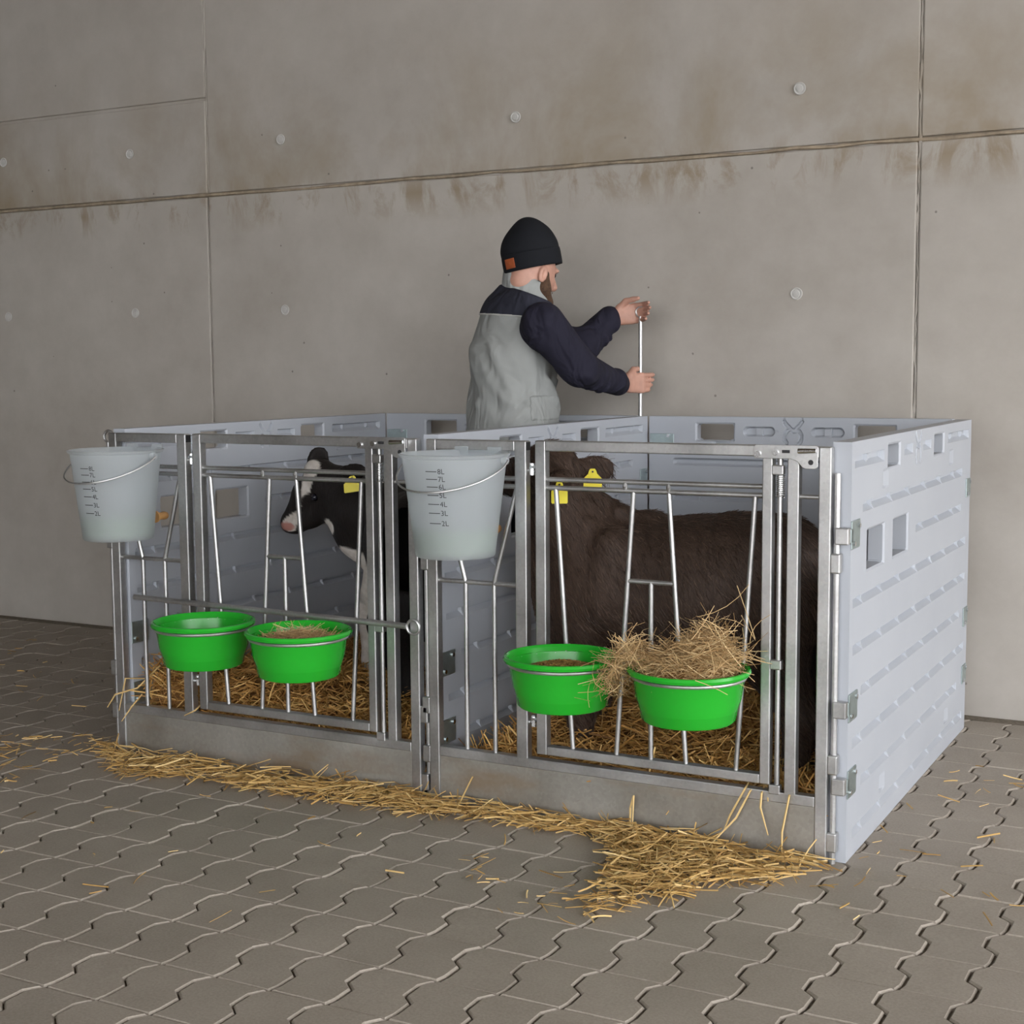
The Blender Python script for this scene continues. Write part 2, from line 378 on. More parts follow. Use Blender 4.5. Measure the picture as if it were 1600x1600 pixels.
# ------------------------------------------------------------------ moulded plastic panels
YF, YB = -.020, .010          # front and back faces of the gates' square tubes
YM = (YF+YB)/2
PT = .05
def panel_mesh(name, length, H, holes, recs, pills, bosses, logo_u):
    """holes, recs: (u0,u1,z0,z1); pills: (u0,u1,z0,z1); bosses: (u,z)"""
    ul = {0.0, length}; zl = {0.0, H}; r = .012
    for (a, b, c, d) in holes:
        for q in (a, a+.3*r, a+r, b-r, b-.3*r, b): ul.add(q)
        for q in (c, c+.3*r, c+r, d-r, d-.3*r, d): zl.add(q)
        for e in (.006,): ul |= {a-e, b+e}; zl |= {c-e, d+e}
    nubs = []
    for (a, b, c, d) in recs:
        ul |= {a, a+.006, b-.006, b}; zl |= {c, c+.014, d-.004, d}
        n = max(1, int(round((b-a)/.21)))
        if b-a > .2:
            for k in range(n):
                cu = a+(k+.5)*(b-a)/n; nubs.append((cu, c, d)); ul |= {cu-.007, cu-.004, cu+.004, cu+.007}
    for (a, b, c, d) in pills:
        rr = (d-c)/2
        for t in np.linspace(0, 1, 6): ul |= {a+rr*(1-math.cos(t*math.pi/2)), b-rr*(1-math.cos(t*math.pi/2))}
        for t in np.linspace(-1, 1, 9): zl.add((c+d)/2+rr*math.sin(t*math.pi/2))
        m_ = (a+b)/2; ul |= {m_-.016, m_-.013, m_+.013, m_+.016}
    for (u, z) in bosses:
        for t in np.linspace(-.034, .034, 9): ul.add(u+t)
        for t in np.linspace(-.026, .026, 9): zl.add(z+t)
    ul |= set(np.arange(logo_u-.055, logo_u+.056, .003)); zl |= set(np.arange(1.008, 1.112, .003))
    def clean(s, mx, hi):
        s = sorted(x for x in s if 0 <= x <= hi); o = [s[0]]
        for x in s[1:]:
            if x-o[-1] > .0011: o.append(x)
        o[-1] = hi; q = [o[0]]
        for x in o[1:]:
            g = x-q[-1]; k = int(math.ceil(g/mx)); base = q[-1]
            for t in range(1, k+1): q.append(base+g*t/k)
        return np.array(q)
    U = clean(ul, .03, length); Z = clean(zl, .03, H)
    uu, zz = np.meshgrid(U, Z, indexing='ij')
    D = np.zeros_like(uu); cl = lambda x: np.clip(x, 0, 1)
    for (a, b, c, d) in recs:
        q = cl(np.minimum(np.minimum((d-zz)/.004, (zz-c)/.014), np.minimum((uu-a)/.006, (b-uu)/.006)))*.018
        D = np.maximum(D, q)
    for (cu, c, d) in nubs:
        k = cl((.007-np.abs(uu-cu))/.003)*cl((zz-c-.010)/.004)*cl((d+.001-zz)/.002); D = D*(1-.6*k)
    for (a, b, c, d) in pills:
        rr = (d-c)/2; cx = np.clip(uu, a+rr, b-rr); s = np.hypot(uu-cx, zz-(c+d)/2)-rr
        q = cl(-s/.007)*.018; m_ = (a+b)/2; q *= 1-.5*cl((.016-np.abs(uu-m_))/.003); D = np.maximum(D, q)
    for (u, z) in bosses:                      # half-round dents
        s = np.maximum(np.abs(uu-u)/.034, np.abs(zz-z)/.026); D = np.maximum(D, cl((1-s)*6)*.010*cl((u+.034-uu)/.05))
    for (a, b, c, d) in holes:
        s = np.maximum(np.maximum(a-uu, uu-b), np.maximum(c-zz, zz-d)); D = np.maximum(D, cl(1-s/.006)*.005)
    # ribbon emblem pressed into the top strip
    def stroke(pts, w):
        best = np.full_like(uu, 9.0)
        for p, q in zip(pts[:-1], pts[1:]):
            p = np.array(p); q = np.array(q); v = q-p
            t = cl(((uu-logo_u-p[0])*v[0]+(zz-1.062-p[1])*v[1])/(v @ v))
            best = np.minimum(best, np.hypot(uu-logo_u-p[0]-t*v[0], zz-1.062-p[1]-t*v[1]))
        return cl((w-best)/.003)
    arc = lambda sg: [(sg*.033*math.cos(a), -.017+.033*math.sin(a)) for a in np.linspace(math.radians(62), math.radians(-42), 9)]
    lg = np.maximum(stroke([(-.034, .042), (-.026, .030), (.0, .006)]+arc(1)[1:], .0075), stroke([(.034, .042), (.026, .030), (.006, .011)], .0075))
    lg = np.maximum(lg, stroke(arc(-1), .0075))
    D = np.maximum(D, lg*.011)
    nu, nz = len(U), len(Z)
    uc = (U[:-1]+U[1:])/2; zc = (Z[:-1]+Z[1:])/2; ucc, zcc = np.meshgrid(uc, zc, indexing='ij')
    solid = np.ones((nu-1, nz-1), bool)
    for (a, b, c, d) in holes:
        ins = (ucc > a) & (ucc < b) & (zcc > c) & (zcc < d)
        cx = np.clip(ucc, a+r, b-r); cz = np.clip(zcc, c+r, d-r)
        ins &= np.hypot(ucc-cx, zcc-cz) < r
        solid &= ~ins
    idx = np.arange(nu*nz).reshape(nu, nz); nb = nu*nz
    V = np.concatenate([np.stack([uu, -PT/2+D, zz], -1).reshape(-1, 3), np.stack([uu, PT/2-D, zz], -1).reshape(-1, 3)])
    a_, b_, c_, d_ = idx[:-1, :-1], idx[1:, :-1], idx[1:, 1:], idx[:-1, 1:]
    front = np.stack([a_, b_, c_, d_], -1)[solid]; back = np.stack([d_, c_, b_, a_], -1)[solid]+nb
    Fs = [front, back]
    P = np.pad(solid, 1)
    w = []
    I = lambda mask, e0, e1: np.stack([e0[mask], e1[mask], e1[mask]+nb, e0[mask]+nb], -1)
    left = solid & ~P[:-2, 1:-1]; Fs.append(I(left, a_, d_))
    right = solid & ~P[2:, 1:-1]; Fs.append(I(right, c_, b_))
    bot = solid & ~P[1:-1, :-2]; Fs.append(I(bot, b_, a_))
    top = solid & ~P[1:-1, 2:]; Fs.append(I(top, d_, c_))
    Fa = np.concatenate(Fs)
    me = bpy.data.meshes.new(name); me.from_pydata(V.tolist(), [], Fa.tolist()); me.validate(); me.update()
    b = bmesh.new(); b.from_mesh(me); bmesh.ops.delete(b, geom=[v for v in b.verts if not v.link_faces], context='VERTS'); b.to_mesh(me); b.free()
    me.materials.append(M_PANEL)
    return me
HP = 1.12
O_ = -.0   # pattern measured from the front end of the side panel
side_me = panel_mesh('side_board', 1.615, HP,
    holes=[(.39, .535, 1.03, 1.092), (1.0, 1.15, 1.03, 1.092), (.17, .36, .765, .873), (.465, .65, .765, .873)],
    recs=[(.03, .345, 1.05, 1.083), (1.212, 1.568, 1.055, 1.087), (.585, .70, 1.052, 1.083), (.84, .955, 1.052, 1.083),
          (.12, 1.47, .928, .956), (.757, 1.457, .806, .832), (.03, 1.552, .680, .708), (.035, 1.553, .553, .581), (.127, 1.47, .429, .456),
          (.045, 1.56, .299, .328), (.143, 1.449, .174, .203), (.06, 1.555, .049, .078)],
    pills=[], bosses=[(.368, 1.0), (1.275, 1.006), (.385, .122), (1.28, .120)], logo_u=.772)
BL = 1.170
bc = BL/2
back_me = panel_mesh('back_board', BL, HP,
    holes=[(bc-.385, bc-.235, 1.03, 1.092), (bc+.235, bc+.385, 1.03, 1.092)],
    recs=[(.10, bc-.03, .790, .815), (.10, BL-.10, .68, .708), (.05, BL-.05, .553, .581), (.10, BL-.10, .429, .456), (.05, BL-.05, .299, .328), (.10, BL-.10, .174, .203), (.05, BL-.05, .049, .078)],
    pills=[(bc-.196, bc-.07, 1.046, 1.084), (bc+.07, bc+.196, 1.046, 1.084), (.10, BL-.10, .928, .958)], bosses=[(.30, 1.0), (BL-.30, 1.0)], logo_u=bc)

def hinge_plate(parent, c, face, w, h, bolts=2):
    """plate on a panel face; face '+x' or '-y'; c = centre on the face"""
    x, y, z = c; t = .004
    mb = MB()
    if face == '+x': mb.box(x, x+t, y-w/2, y+w/2, z-h/2, z+h/2)
    else: mb.box(x-w/2, x+w/2, y-t, y, z-h/2, z+h/2)
    p = mb.build('hinge_plate', M_ZINC, parent, bevel=.0015)
    for sgn in ((1, 1), (-1, -1))[:bolts]:
        a, b = sgn[0]*w*.28, sgn[1]*h*.30
        if face == '+x': q = [(x+t, y+a, z+b), (x+t+.005, y+a, z+b)]
        else: q = [(x+a, y-t, z+b), (x+a, y-t-.005, z+b)]
        MB().tube(q, .007, 8).build('bolt', M_BOLT, p)
    return p
def hinge_clip(p, x, z):
    MB().box(x-.034, x+.002, YF+.004, YB-.001, z-.022, z+.022).build('hinge_clip', M_GALV, p, bevel=.003)
    MB().box(x-.004, x+.004, YB-.004, .022, z-.018, z+.018).build('hinge_arm', M_ZINC, p, bevel=.001)
def side_panel(x, label, plates_front=True, outer=False):
    t = thing('side_panel', (x, .015, 0), label, 'panel', 'grey moulded side panels of the pens')
    o = link('board', side_me, None, None); o.parent = t; o.rotation_euler = (0, 0, math.pi/2)
    xf = x+PT/2
    for z in ((.877, .418, .212) if outer else (.42, .21)):
        hp_ = hinge_plate(t, (xf, .055, z), '+x', .082, .075)
        if outer: hinge_clip(hp_, xf, z)
    for z in (.881, .418, .209): hinge_plate(t, (xf, 1.585, z), '+x', .07, .066)
    return t
side_panel(.030, 'grey moulded panel closing the left side of the left pen')
side_panel(1.265, 'grey moulded panel between the two pens, black pin post at its front')['label'] = 'grey moulded partition panel standing between the two calf pens'
side_panel(2.510, 'grey moulded outer panel at the right end with three zinc hinges', outer=True)
def back_panel(x0, label):
    t = thing('back_panel', (x0, 1.655, 0), label, 'panel', 'grey moulded back panels of the pens')
    o = link('board', back_me, None, None); o.parent = t
    hinge_plate(t, (x0+.055, 1.63, 1.033), '-y', .10, .038, 1)
    for z in (.6, .2): hinge_plate(t, (x0+.055, 1.63, z), '-y', .10, .038, 1)
    return t
back_panel(.060, 'grey moulded back panel of the left pen behind the worker')
back_panel(1.297, 'grey moulded back panel of the right pen behind the brown calf')

# ------------------------------------------------------------------ front gates
def gate(g, dz, label):
    t = thing('front_gate', (g, YM, 0), label, 'gate', 'galvanised front gates')
    T = lambda x0, x1, z0, z1, nm, par=t, m_=M_GALV, y0=YF, y1=YB: MB().box(g+x0, g+x1, y0, y1, z0, z1).build(nm, m_, par, bevel=.003)
    R = lambda a, b, nm='bar', par=t, r=.0072, y=YM: MB().tube([(g+a[0], y, a[1]), (g+b[0], y, b[1])], r, 10).build(nm, M_GALV, par, True)
    T(0, .034, .004, 1.108, 'post'); T(.298, .335, .176, 1.108, 'post'); T(1.106, 1.138, .176, 1.108, 'post'); T(1.190, 1.223, .002, 1.108, 'post')
    T(.034, .298, 1.078, 1.108, 'top_rail'); T(1.138, 1.190, 1.078, 1.108, 'top_rail')
    T(.034, 1.190, .150, .180, 'sill_rail')
    T(.034, 1.190, .012, .150, 'kick_plate', t, M_KICK, YF+.004, YF+.008)
    # folded lower lip of the kick plate
    T(.034, 1.190, .004, .014, 'kick_lip', t, M_KICK, YF+.004, YB)
    # bucket bay
    R((.034, .998), (.298, .998)); R((.034, .975), (.298, .975)); R((.034, .686), (.298, .686), 'cross_bar')
    R((.124, .180), (.124, .686)); R((.220, .180), (.220, .686)); R((.124, .686), (.048, .970)); R((.220, .686), (.299, .975))
    R((1.138, .976), (1.190, .976), 'cross_bar', r=.006)
    MB().box(g+.3345, g+.3365, YF+.003, YB-.003, 1.081, 1.105).build('tube_cap', M_DARK, t)
    # the swinging door
    d = MB()
    d.box(g+.364, g+.397, YF, YB, .196, 1.110); d.box(g+1.038, g+1.066, YF, YB, .196, 1.110)
    d.box(g+.397, g+1.038, YF, YB, 1.080, 1.110); d.box(g+.397, g+1.038, YF, YB, .196, .222)
    dr = d.build('door', M_GALV, t, bevel=.003)
    R((.397, .999), (1.038, .999), 'cross_bar', dr); R((.397, .975), (1.038, .975), 'cross_bar', dr)
    R((.424, .972), (.475, .222), 'bar', dr); R((.664, .972), (.612, .222), 'bar', dr); R((.769, .972), (.822, .222), 'bar', dr)
    R((1.015, .972), (.967, .222), 'bar', dr); R((.642, .722), (.790, .722), 'cross_bar', dr, .0068); R((.717, .722), (.717, .222), 'bar', dr)
    for x in (.640, .769):
        w = MB().tube([(g+x, YM-.004, .997), (g+x, YM-.005, .987), (g+x, YM-.004, .977)], [.004, .0075, .004], 8); w.build('weld', M_GALV, dr, True)
    # hinge bolts between post and door
    for z in (1.022, .285):
        h = MB().tube([(g+.333, YM, z), (g+.366, YM, z)], .006, 8); h.tube([(g+.349, YM, z-.012), (g+.349, YM, z+.022)], .008, 8); h.tube([(g+.349, YM, z+.008), (g+.349, YM, z+.016)], .012, 6)
        h.build('hinge_bolt', M_BOLT, dr, True)
    # spring latch
    lx = g+1.084
    MB().tube([(lx, YM-.004, .150), (lx, YM-.004, 1.075)], .0075, 10).build('latch_rod', M_GALV, dr, True)
    sp = MB(); pts = [(lx+.0115*math.cos(a), YM-.004+.0115*math.sin(a), .972+.058*a/(2*math.pi*11)) for a in np.linspace(0, 2*math.pi*11, 130)]
    sp.tube(pts, .0016, 5); sp.build('latch_spring', M_BOLT, dr, True)
    for z in (1.045, .525, .185): MB().box(g+1.064, lx+.012, YF-.002, YM+.004, z-.013, z+.013).build('rod_guide', M_GALV, dr, bevel=.003)
    pl = [(1.020, 1.068), (1.118, 1.068), (1.136, 1.062), (1.150, 1.046), (1.160, 1.043), (1.184, 1.043), (1.190, 1.048), (1.190, 1.101), (1.186, 1.104), (1.024, 1.104), (1.018, 1.098), (1.018, 1.074)]
    lp = MB().prism([(g+x, z+.008) for x, z in pl], YF-.012, YF-.007).build('latch_plate', M_GALV, dr, bevel=.001)
    for (x, z, r) in ((1.030, 1.088, .008), (1.078, 1.092, .008)): MB().tube([(g+x, YF-.007, z), (g+x, YF-.018, z)], r, 10).build('rivet', M_BOLT, lp, True)
    MB().tube([(g+1.172, YF-.0125, 1.068), (g+1.172, YF-.0075, 1.068)], .007, 12).build('lock_hole_shade', M_DARK, lp)  # solid dark disc standing in for the shade in a hole
    MB().box(g+1.095, g+1.116, YF-.0126, YF-.0066, 1.091, 1.099).build('lock_slot_shade', M_DARK, lp)  # solid dark bar standing in for the shade in a slot
    MB().tube([(g+1.140, YF-.016, 1.097), (g+1.188, YF-.019, 1.099)], [.0075, .0055], 10).build('latch_finger', M_BOLT, lp, True)
    # wire rings that carry the feed bowls
    for bx in (.530, .898):
        rr = .1475; cy = YF-.166
        q = MB().ring((g+bx, cy, .512), rr, .0048, n=48)
        for sx in (-.055, .055):
            yb = cy+math.sqrt(rr*rr-sx*sx)
            q.tube([(g+bx+sx, yb-.002, .512), (g+bx+sx, YF-.004, .530)], .0045, 8)
        q.build('bowl_ring', M_GALV, dr, True)
    # hinge loops for the connecting pins
    for sx, zz in ((-1, (.15, .30, .74)), (1, (.06, .27, .805))):
        for z in zz:
            x = g-.014 if sx < 0 else g+1.237
            k = MB().box(min(x, g+.002 if sx < 0 else g+1.222)-(.012 if sx < 0 else 0), max(x, g+.002 if sx < 0 else g+1.222)+(0 if sx < 0 else .012), YF+.001, YB, z-.026, z+.026)
            k.build('hinge_loop', M_GALV, t, bevel=.004)
    return t
gate(.012, 0, 'galvanised front gate of the left pen with a long loose rod across it')
gate(1.268, 0, 'galvanised front gate of the right pen, before the brown calf')

# ------------------------------------------------------------------ connecting pins and loose rods
def pin(x, y, z1, label, eye=True, r=.0085, z0=.0, ax='x'):
    t = thing('connecting_pin', (x, y, z0), label, 'rod')
    MB().tube([(x, y, z0), (x, y, z1)], r, 12).build('shaft', M_GALV, t, True)
    if eye: MB().ring((x, y, z1+.019), .019, .0048, ax, 24, 8).build('eye', M_GALV, t, True)
    return t
pin(-.005, YM+.006, 1.075, 'upright pin with a round eye at the left front corner of the pens', ax='y')
pin(1.252, YM+.008, 1.04, 'upright pin joining the two front gates at the middle post', False)
pin(2.503, YM+.004, 1.04, 'upright pin joining the right gate to the outer panel', False)
pin(.040, 1.650, 1.02, 'upright pin at the back corner of the left pen', False) if False else None
t = thing('connecting_rod', (.12, YF-.012, .555), 'long loose rod with an eye lying across the left gate above its bowls', 'rod')
MB().tube([(.117, YF-.011, .556), (1.200, YF-.011, .541)], .0095, 12).build('shaft', M_GALV, t, True)
MB().ring((1.222, YF-.011, .540), .0215, .0046, 'y', 28, 8).build('eye', M_GALV, t, True)
RX, RY = 1.262, 1.622
t = thing('connecting_rod', (RX, RY, 1.125), 'bright upright rod with an eye held in the worker\'s hands', 'rod')
MB().tube([(RX, RY, 1.0), (RX, RY, 1.512)], .0078, 12).build('shaft', M_GALV, t, True)
MB().ring((RX, RY, 1.530), .0190, .0046, 'y', 28, 8).build('eye', M_GALV, t, True)

# ------------------------------------------------------------------ bowls
BOWLS = {}
def bowl(key, x, label):
    cy = YF-.166
    prof = [(.118, 0), (.124, .006), (.1425, .118), (.1435, .122), (.160, .126), (.163, .133), (.160, .140), (.154, .141), (.148, .134), (.138, .060), (.122, .014), (.0, .012)]
    t = MB().lathe(prof, (x, cy, .394), 64).build('feed_bowl', M_GREEN, None, True)
    tag(t, label, 'bowl', 'green feed bowls'); BOWLS[key] = (x, cy)
bowl(1, .012+.530, 'green plastic feed bowl, empty, leftmost of the four')
bowl(2, .012+.898, 'green plastic feed bowl with a flat layer of hay, left gate')
bowl(3, 1.268+.530, 'green plastic feed bowl with a little grain, right gate')
bowl(4, 1.268+.898, 'green plastic feed bowl heaped high with hay, rightmost of the four')

# ------------------------------------------------------------------ straw, hay
def strands(name, material, pos, dirs, length, width, bend, parent=None, segs=3, sides=3, flat=.45):
    """many bent stalks joined into one mesh; arrays: pos (n,3) centre, dirs (n,3) unit, length (n,), width (n,), bend (n,)"""
    n = len(pos); k = segs+1
    dirs = dirs/np.linalg.norm(dirs, axis=1, keepdims=True)
    ref = np.where(np.abs(dirs[:, 2:3]) > .9, np.array([[1., 0, 0]]), np.array([[0, 0, 1.]]))
    a = np.cross(dirs, ref); a /= np.linalg.norm(a, axis=1, keepdims=True); b = np.cross(a, dirs)
    th = rng.uniform(0, 2*np.pi, n)[:, None]; bd = a*np.cos(th)+b*np.sin(th)*.6
    ph = rng.uniform(0, 2*np.pi, n)[:, None]; ra = a*np.cos(ph)+b*np.sin(ph); rb_ = np.cross(dirs, ra)
    V = np.zeros((n, k, sides, 3))
    for i in range(k):
        s = i/segs-.5
        c = pos+dirs*(length*s)[:, None]+bd*(bend*length*(4*s*s-.5)*.5)[:, None]
        for j in range(sides):
            q = 2*np.pi*j/sides
            V[:, i, j] = c+(ra*math.cos(q)+rb_*math.sin(q)*flat)*(width*.5)[:, None]
    V = V.reshape(-1, 3)
    base = np.arange(n)[:, None, None]*k*sides; I = np.arange(segs)[None, :, None]*sides; J = np.arange(sides)[None, None, :]; J2 = (J+1) % sides
    Fq = np.stack([base+I+J, base+I+J2, base+I+sides+J2, base+I+sides+J], -1).reshape(-1, 4)
    me = bpy.data.meshes.new(name); me.from_pydata(V.tolist(), [], Fq.tolist()); me.update()
    at_ = me.attributes.new('tint', 'FLOAT', 'POINT'); tv = np.repeat(np.clip(rng.normal(.5, .24, n), 0, 1), k*sides)
    at_.data.foreach_set('value', tv.astype(np.float32))
    me.materials.append(material)
    return me
def rand_dirs(n, tilt):
    a = rng.uniform(0, 2*np.pi, n); z = rng.normal(0, tilt, n); d = np.stack([np.cos(a), np.sin(a), z], 1); return d/np.linalg.norm(d, axis=1, keepdims=True)
def val_noise(x, y, s, seed):
    r = np.random.default_rng(seed); out = 0
    for k in range(5): 
        a, b, p = r.uniform(-1, 1)*s, r.uniform(-1, 1)*s, r.uniform(0, 6.28); out = out+np.sin(a*x+b*y+p)
    return out/5
def bedding(x0, x1, hf, n, label, seed):
    t = thing('straw_bedding', ((x0+x1)/2, .8, 0), label, 'straw')
    gx = np.linspace(x0, x1, 50); gy = np.linspace(.022, 1.60, 66); X, Y = np.meshgrid(gx, gy, indexing='ij')
    Zh = np.maximum((hf(X, Y)-.03)*(1-.75*np.exp(-((Y-.02)/.075)**2)), .012)
    V = np.stack([X, Y, Zh], -1).reshape(-1, 3).tolist(); idx = np.arange(X.size).reshape(X.shape)
    Fq = np.stack([idx[:-1, :-1], idx[1:, :-1], idx[1:, 1:], idx[:-1, 1:]], -1).reshape(-1, 4).tolist()
    me = bpy.data.meshes.new('litter_base'); me.from_pydata(V, [], Fq); me.update()
    o = link('litter_base', me, M_BED, t); shade(o, 180); o['kind'] = 'stuff'
    px = rng.uniform(x0+.03, x1-.03, n); py = .05+(1.52)*rng.uniform(0, 1, n)**1.35
    ne = n//5; px[:ne] = rng.uniform(x0+.03, x1-.03, ne); py[:ne] = rng.uniform(.035, .16, ne)
    pz = np.maximum(hf(px, py), .02)+rng.uniform(-.022, .022, n)
    pz[:ne] *= rng.uniform(.35, 1.05, ne)
    ln = rng.uniform(.05, .17, n); d = rand_dirs(n, .45)
    half = ln/2; d[:, 0] = np.where((px-half < x0+.01) | (px+half > x1-.01), d[:, 0]*.3, d[:, 0]); d[:, 1] = np.where((py-half < .02) | (py+half > 1.6), d[:, 1]*.25, d[:, 1])
    me = strands('stalks', M_STRAW, np.stack([px, py, pz], 1), d, ln, rng.uniform(.003, .0068, n), rng.normal(0, .12, n))
    o = link('stalks', me, None, t); o['kind'] = 'stuff'
    t['kind'] = 'stuff'
    return t
hL = lambda x, y: .205+.055*val_noise(x, y, 9, 3)+.02*val_noise(x, y, 26, 4)+.13*np.exp(-((x-.12)**2/.03+(y-.20)**2/.04))+.06*np.exp(-((x-.55)**2/.05+(y-.5)**2/.05))-.05*np.exp(-((y-.0)/.10)**2)*(x > .34)
hR = lambda x, y: .155+.045*val_noise(x, y, 9, 13)+.02*val_noise(x, y, 26, 14)+.13*np.exp(-((x-1.56)**2/.025+(y-.45)**2/.06))+.05*np.exp(-((x-2.1)**2/.06+(y-.6)**2/.06))-.07*np.exp(-((x-1.33)**2/.004))
bedding(.062, 1.232, hL, 5200, 'deep golden straw bedding inside the left pen', 1)
bedding(1.298, 2.478, hR, 5200, 'deep golden straw bedding inside the right pen under the brown calf', 2)

def poly_sample(poly, n):
    p = np.array(poly, float); lo = p.min(0); hi = p.max(0); out = []
    while len(out) < n:
        q = rng.uniform(lo, hi); ins = False; j = len(p)-1
        for i in range(len(p)):
            if (p[i, 1] > q[1]) != (p[j, 1] > q[1]) and q[0] < (p[j, 0]-p[i, 0])*(q[1]-p[i, 1])/(p[j, 1]-p[i, 1])+p[i, 0]: ins = not ins
            j = i
        if ins: out.append(q)
    return np.array(out)
def fl(pts, z=0.0): return [at(u, v, Z=z)[:2] for u, v in pts]
def spill(name, polys, label, seed, lens=(.035, .13)):
    t = thing(name, (1, -.1, 0), label, 'straw'); t['kind'] = 'stuff'
    A = []; Zs = []
    for poly, n, h in polys:
        q = poly_sample(fl(poly), n); c = q.mean(0); A.append(q)
        Zs.append(.004+rng.uniform(0, 1, n)**1.6*h)
    q = np.concatenate(A); z = np.concatenate(Zs); ok = (q[:, 1] < YF-.012) | (q[:, 0] < -.03) | (q[:, 0] > 2.56); q = q[ok]; z = z[ok]; n = len(q)
    ln = rng.uniform(*lens, n); d = rand_dirs(n, .12)
    near = (q[:, 1]+ln*.55 > YF-.01) & (q[:, 0] > -.03) & (q[:, 0] < 2.53); d[near, 1] *= .2; d[near] /= np.linalg.norm(d[near], axis=1, keepdims=True)
    lowest = np.abs(d[:, 2])*ln/2; z = np.maximum(z, lowest*.9+.004)
    me = strands('stalks', M_SPILL, np.stack([q[:, 0], q[:, 1], z], 1), d, ln, rng.uniform(.0025, .006, n), rng.normal(0, .10, n))
    o = link('stalks', me, None, t); o['kind'] = 'stuff'
    return t
spill('straw_spill', [([(145, 1172), (205, 1168), (330, 1205), (470, 1212), (640, 1238), (660, 1248), (640, 1275), (560, 1262), (420, 1243), (300, 1220), (180, 1212)], 1150, .045),
    ([(560, 1240), (680, 1245), (800, 1270), (930, 1285), (1010, 1300), (1000, 1325), (900, 1305), (760, 1285), (640, 1272)], 900, .038)],
    'ragged line of spilled straw along the foot of both front gates', 1)
spill('straw_spill', [([(935, 1290), (1010, 1292), (1150, 1322), (1240, 1345), (1290, 1356), (1215, 1385), (1110, 1385), (1075, 1405), (1000, 1412), (950, 1430), (905, 1425), (945, 1375), (965, 1335)], 900, .035),
    ([(945, 1300), (1100, 1320), (1150, 1350), (1050, 1390), (960, 1400)], 500, .045)],
    'thick patch of spilled straw on the paving before the right gate', 2)
t = spill('loose_straw', [([(0, 1150), (150, 1145), (160, 1165), (110, 1185), (0, 1235)], 70, .004), ([(0, 1000), (60, 990), (160, 1120), (0, 1140)], 16, .003), ([(500, 1265), (900, 1330), (950, 1440), (300, 1440), (0, 1430), (0, 1280), (300, 1240)], 22, .003),
    ([(720, 1340), (770, 1330), (775, 1385), (725, 1385)], 12, .006), ([(1330, 1330), (1500, 1180), (1600, 1200), (1600, 1440), (1240, 1440)], 34, .003), ([(830, 1360), (960, 1370), (950, 1445), (800, 1445)], 20, .003)],
    'thin scatter of single straws on the paving', 3, (.02, .075))
# a few long stalks hanging out over the kick plate of the right gate and the left post
def long_stalks(items, label):
    t = thing('hanging_straw', (items[0][0][0], YF, .1), label, 'straw'); t['kind'] = 'stuff'
    mb = MB()
    for pts in items: mb.tube(pts, [.0030]*(len(pts)-1)+[.0015], 5)
    o = mb.build('stalks', M_SPILL, t, True); o['kind'] = 'stuff'
    a_ = o.data.attributes.new('tint', 'FLOAT', 'POINT'); a_.data.foreach_set('value', [.75]*len(o.data.vertices))
PY = lambda u, v, y: tuple(at(u, v, Y=y))
long_stalks([[PY(1170, 1222, .03), PY(1164, 1232, -.03), PY(1140, 1275, -.035), PY(1130, 1300, -.03)], [PY(1180, 1225, .03), PY(1172, 1236, -.03), PY(1150, 1278, -.04), PY(1100, 1330, -.10)],
             [PY(1235, 1230, .03), PY(1233, 1245, -.03), PY(1222, 1300, -.035), PY(1221, 1355, -.04)], [PY(1196, 1224, .03), PY(1190, 1240, -.03), PY(1188, 1262, -.035), PY(1200, 1305, -.04)],
             [PY(1198, 1226, .02), PY(1200, 1252, -.03)], [PY(984, 1305, -.05), PY(985, 1262, -.04), PY(990, 1243, -.035), PY(988, 1290, -.06)]], 'few long straws hanging over the kick plate of the right gate')
long_stalks([[PY(250, 1040, .06), PY(215, 1075, -.03), PY(180, 1085, -.05), PY(168, 1105, -.05)], [PY(230, 1060, .06), PY(196, 1060, -.03), PY(186, 1110, -.03)], [PY(222, 1085, .03), PY(205, 1105, -.03), PY(190, 1127, -.04)],
             [PY(320, 1095, .03), PY(305, 1110, -.03), PY(288, 1118, -.03)]], 'few long straws poking out past the left front post')

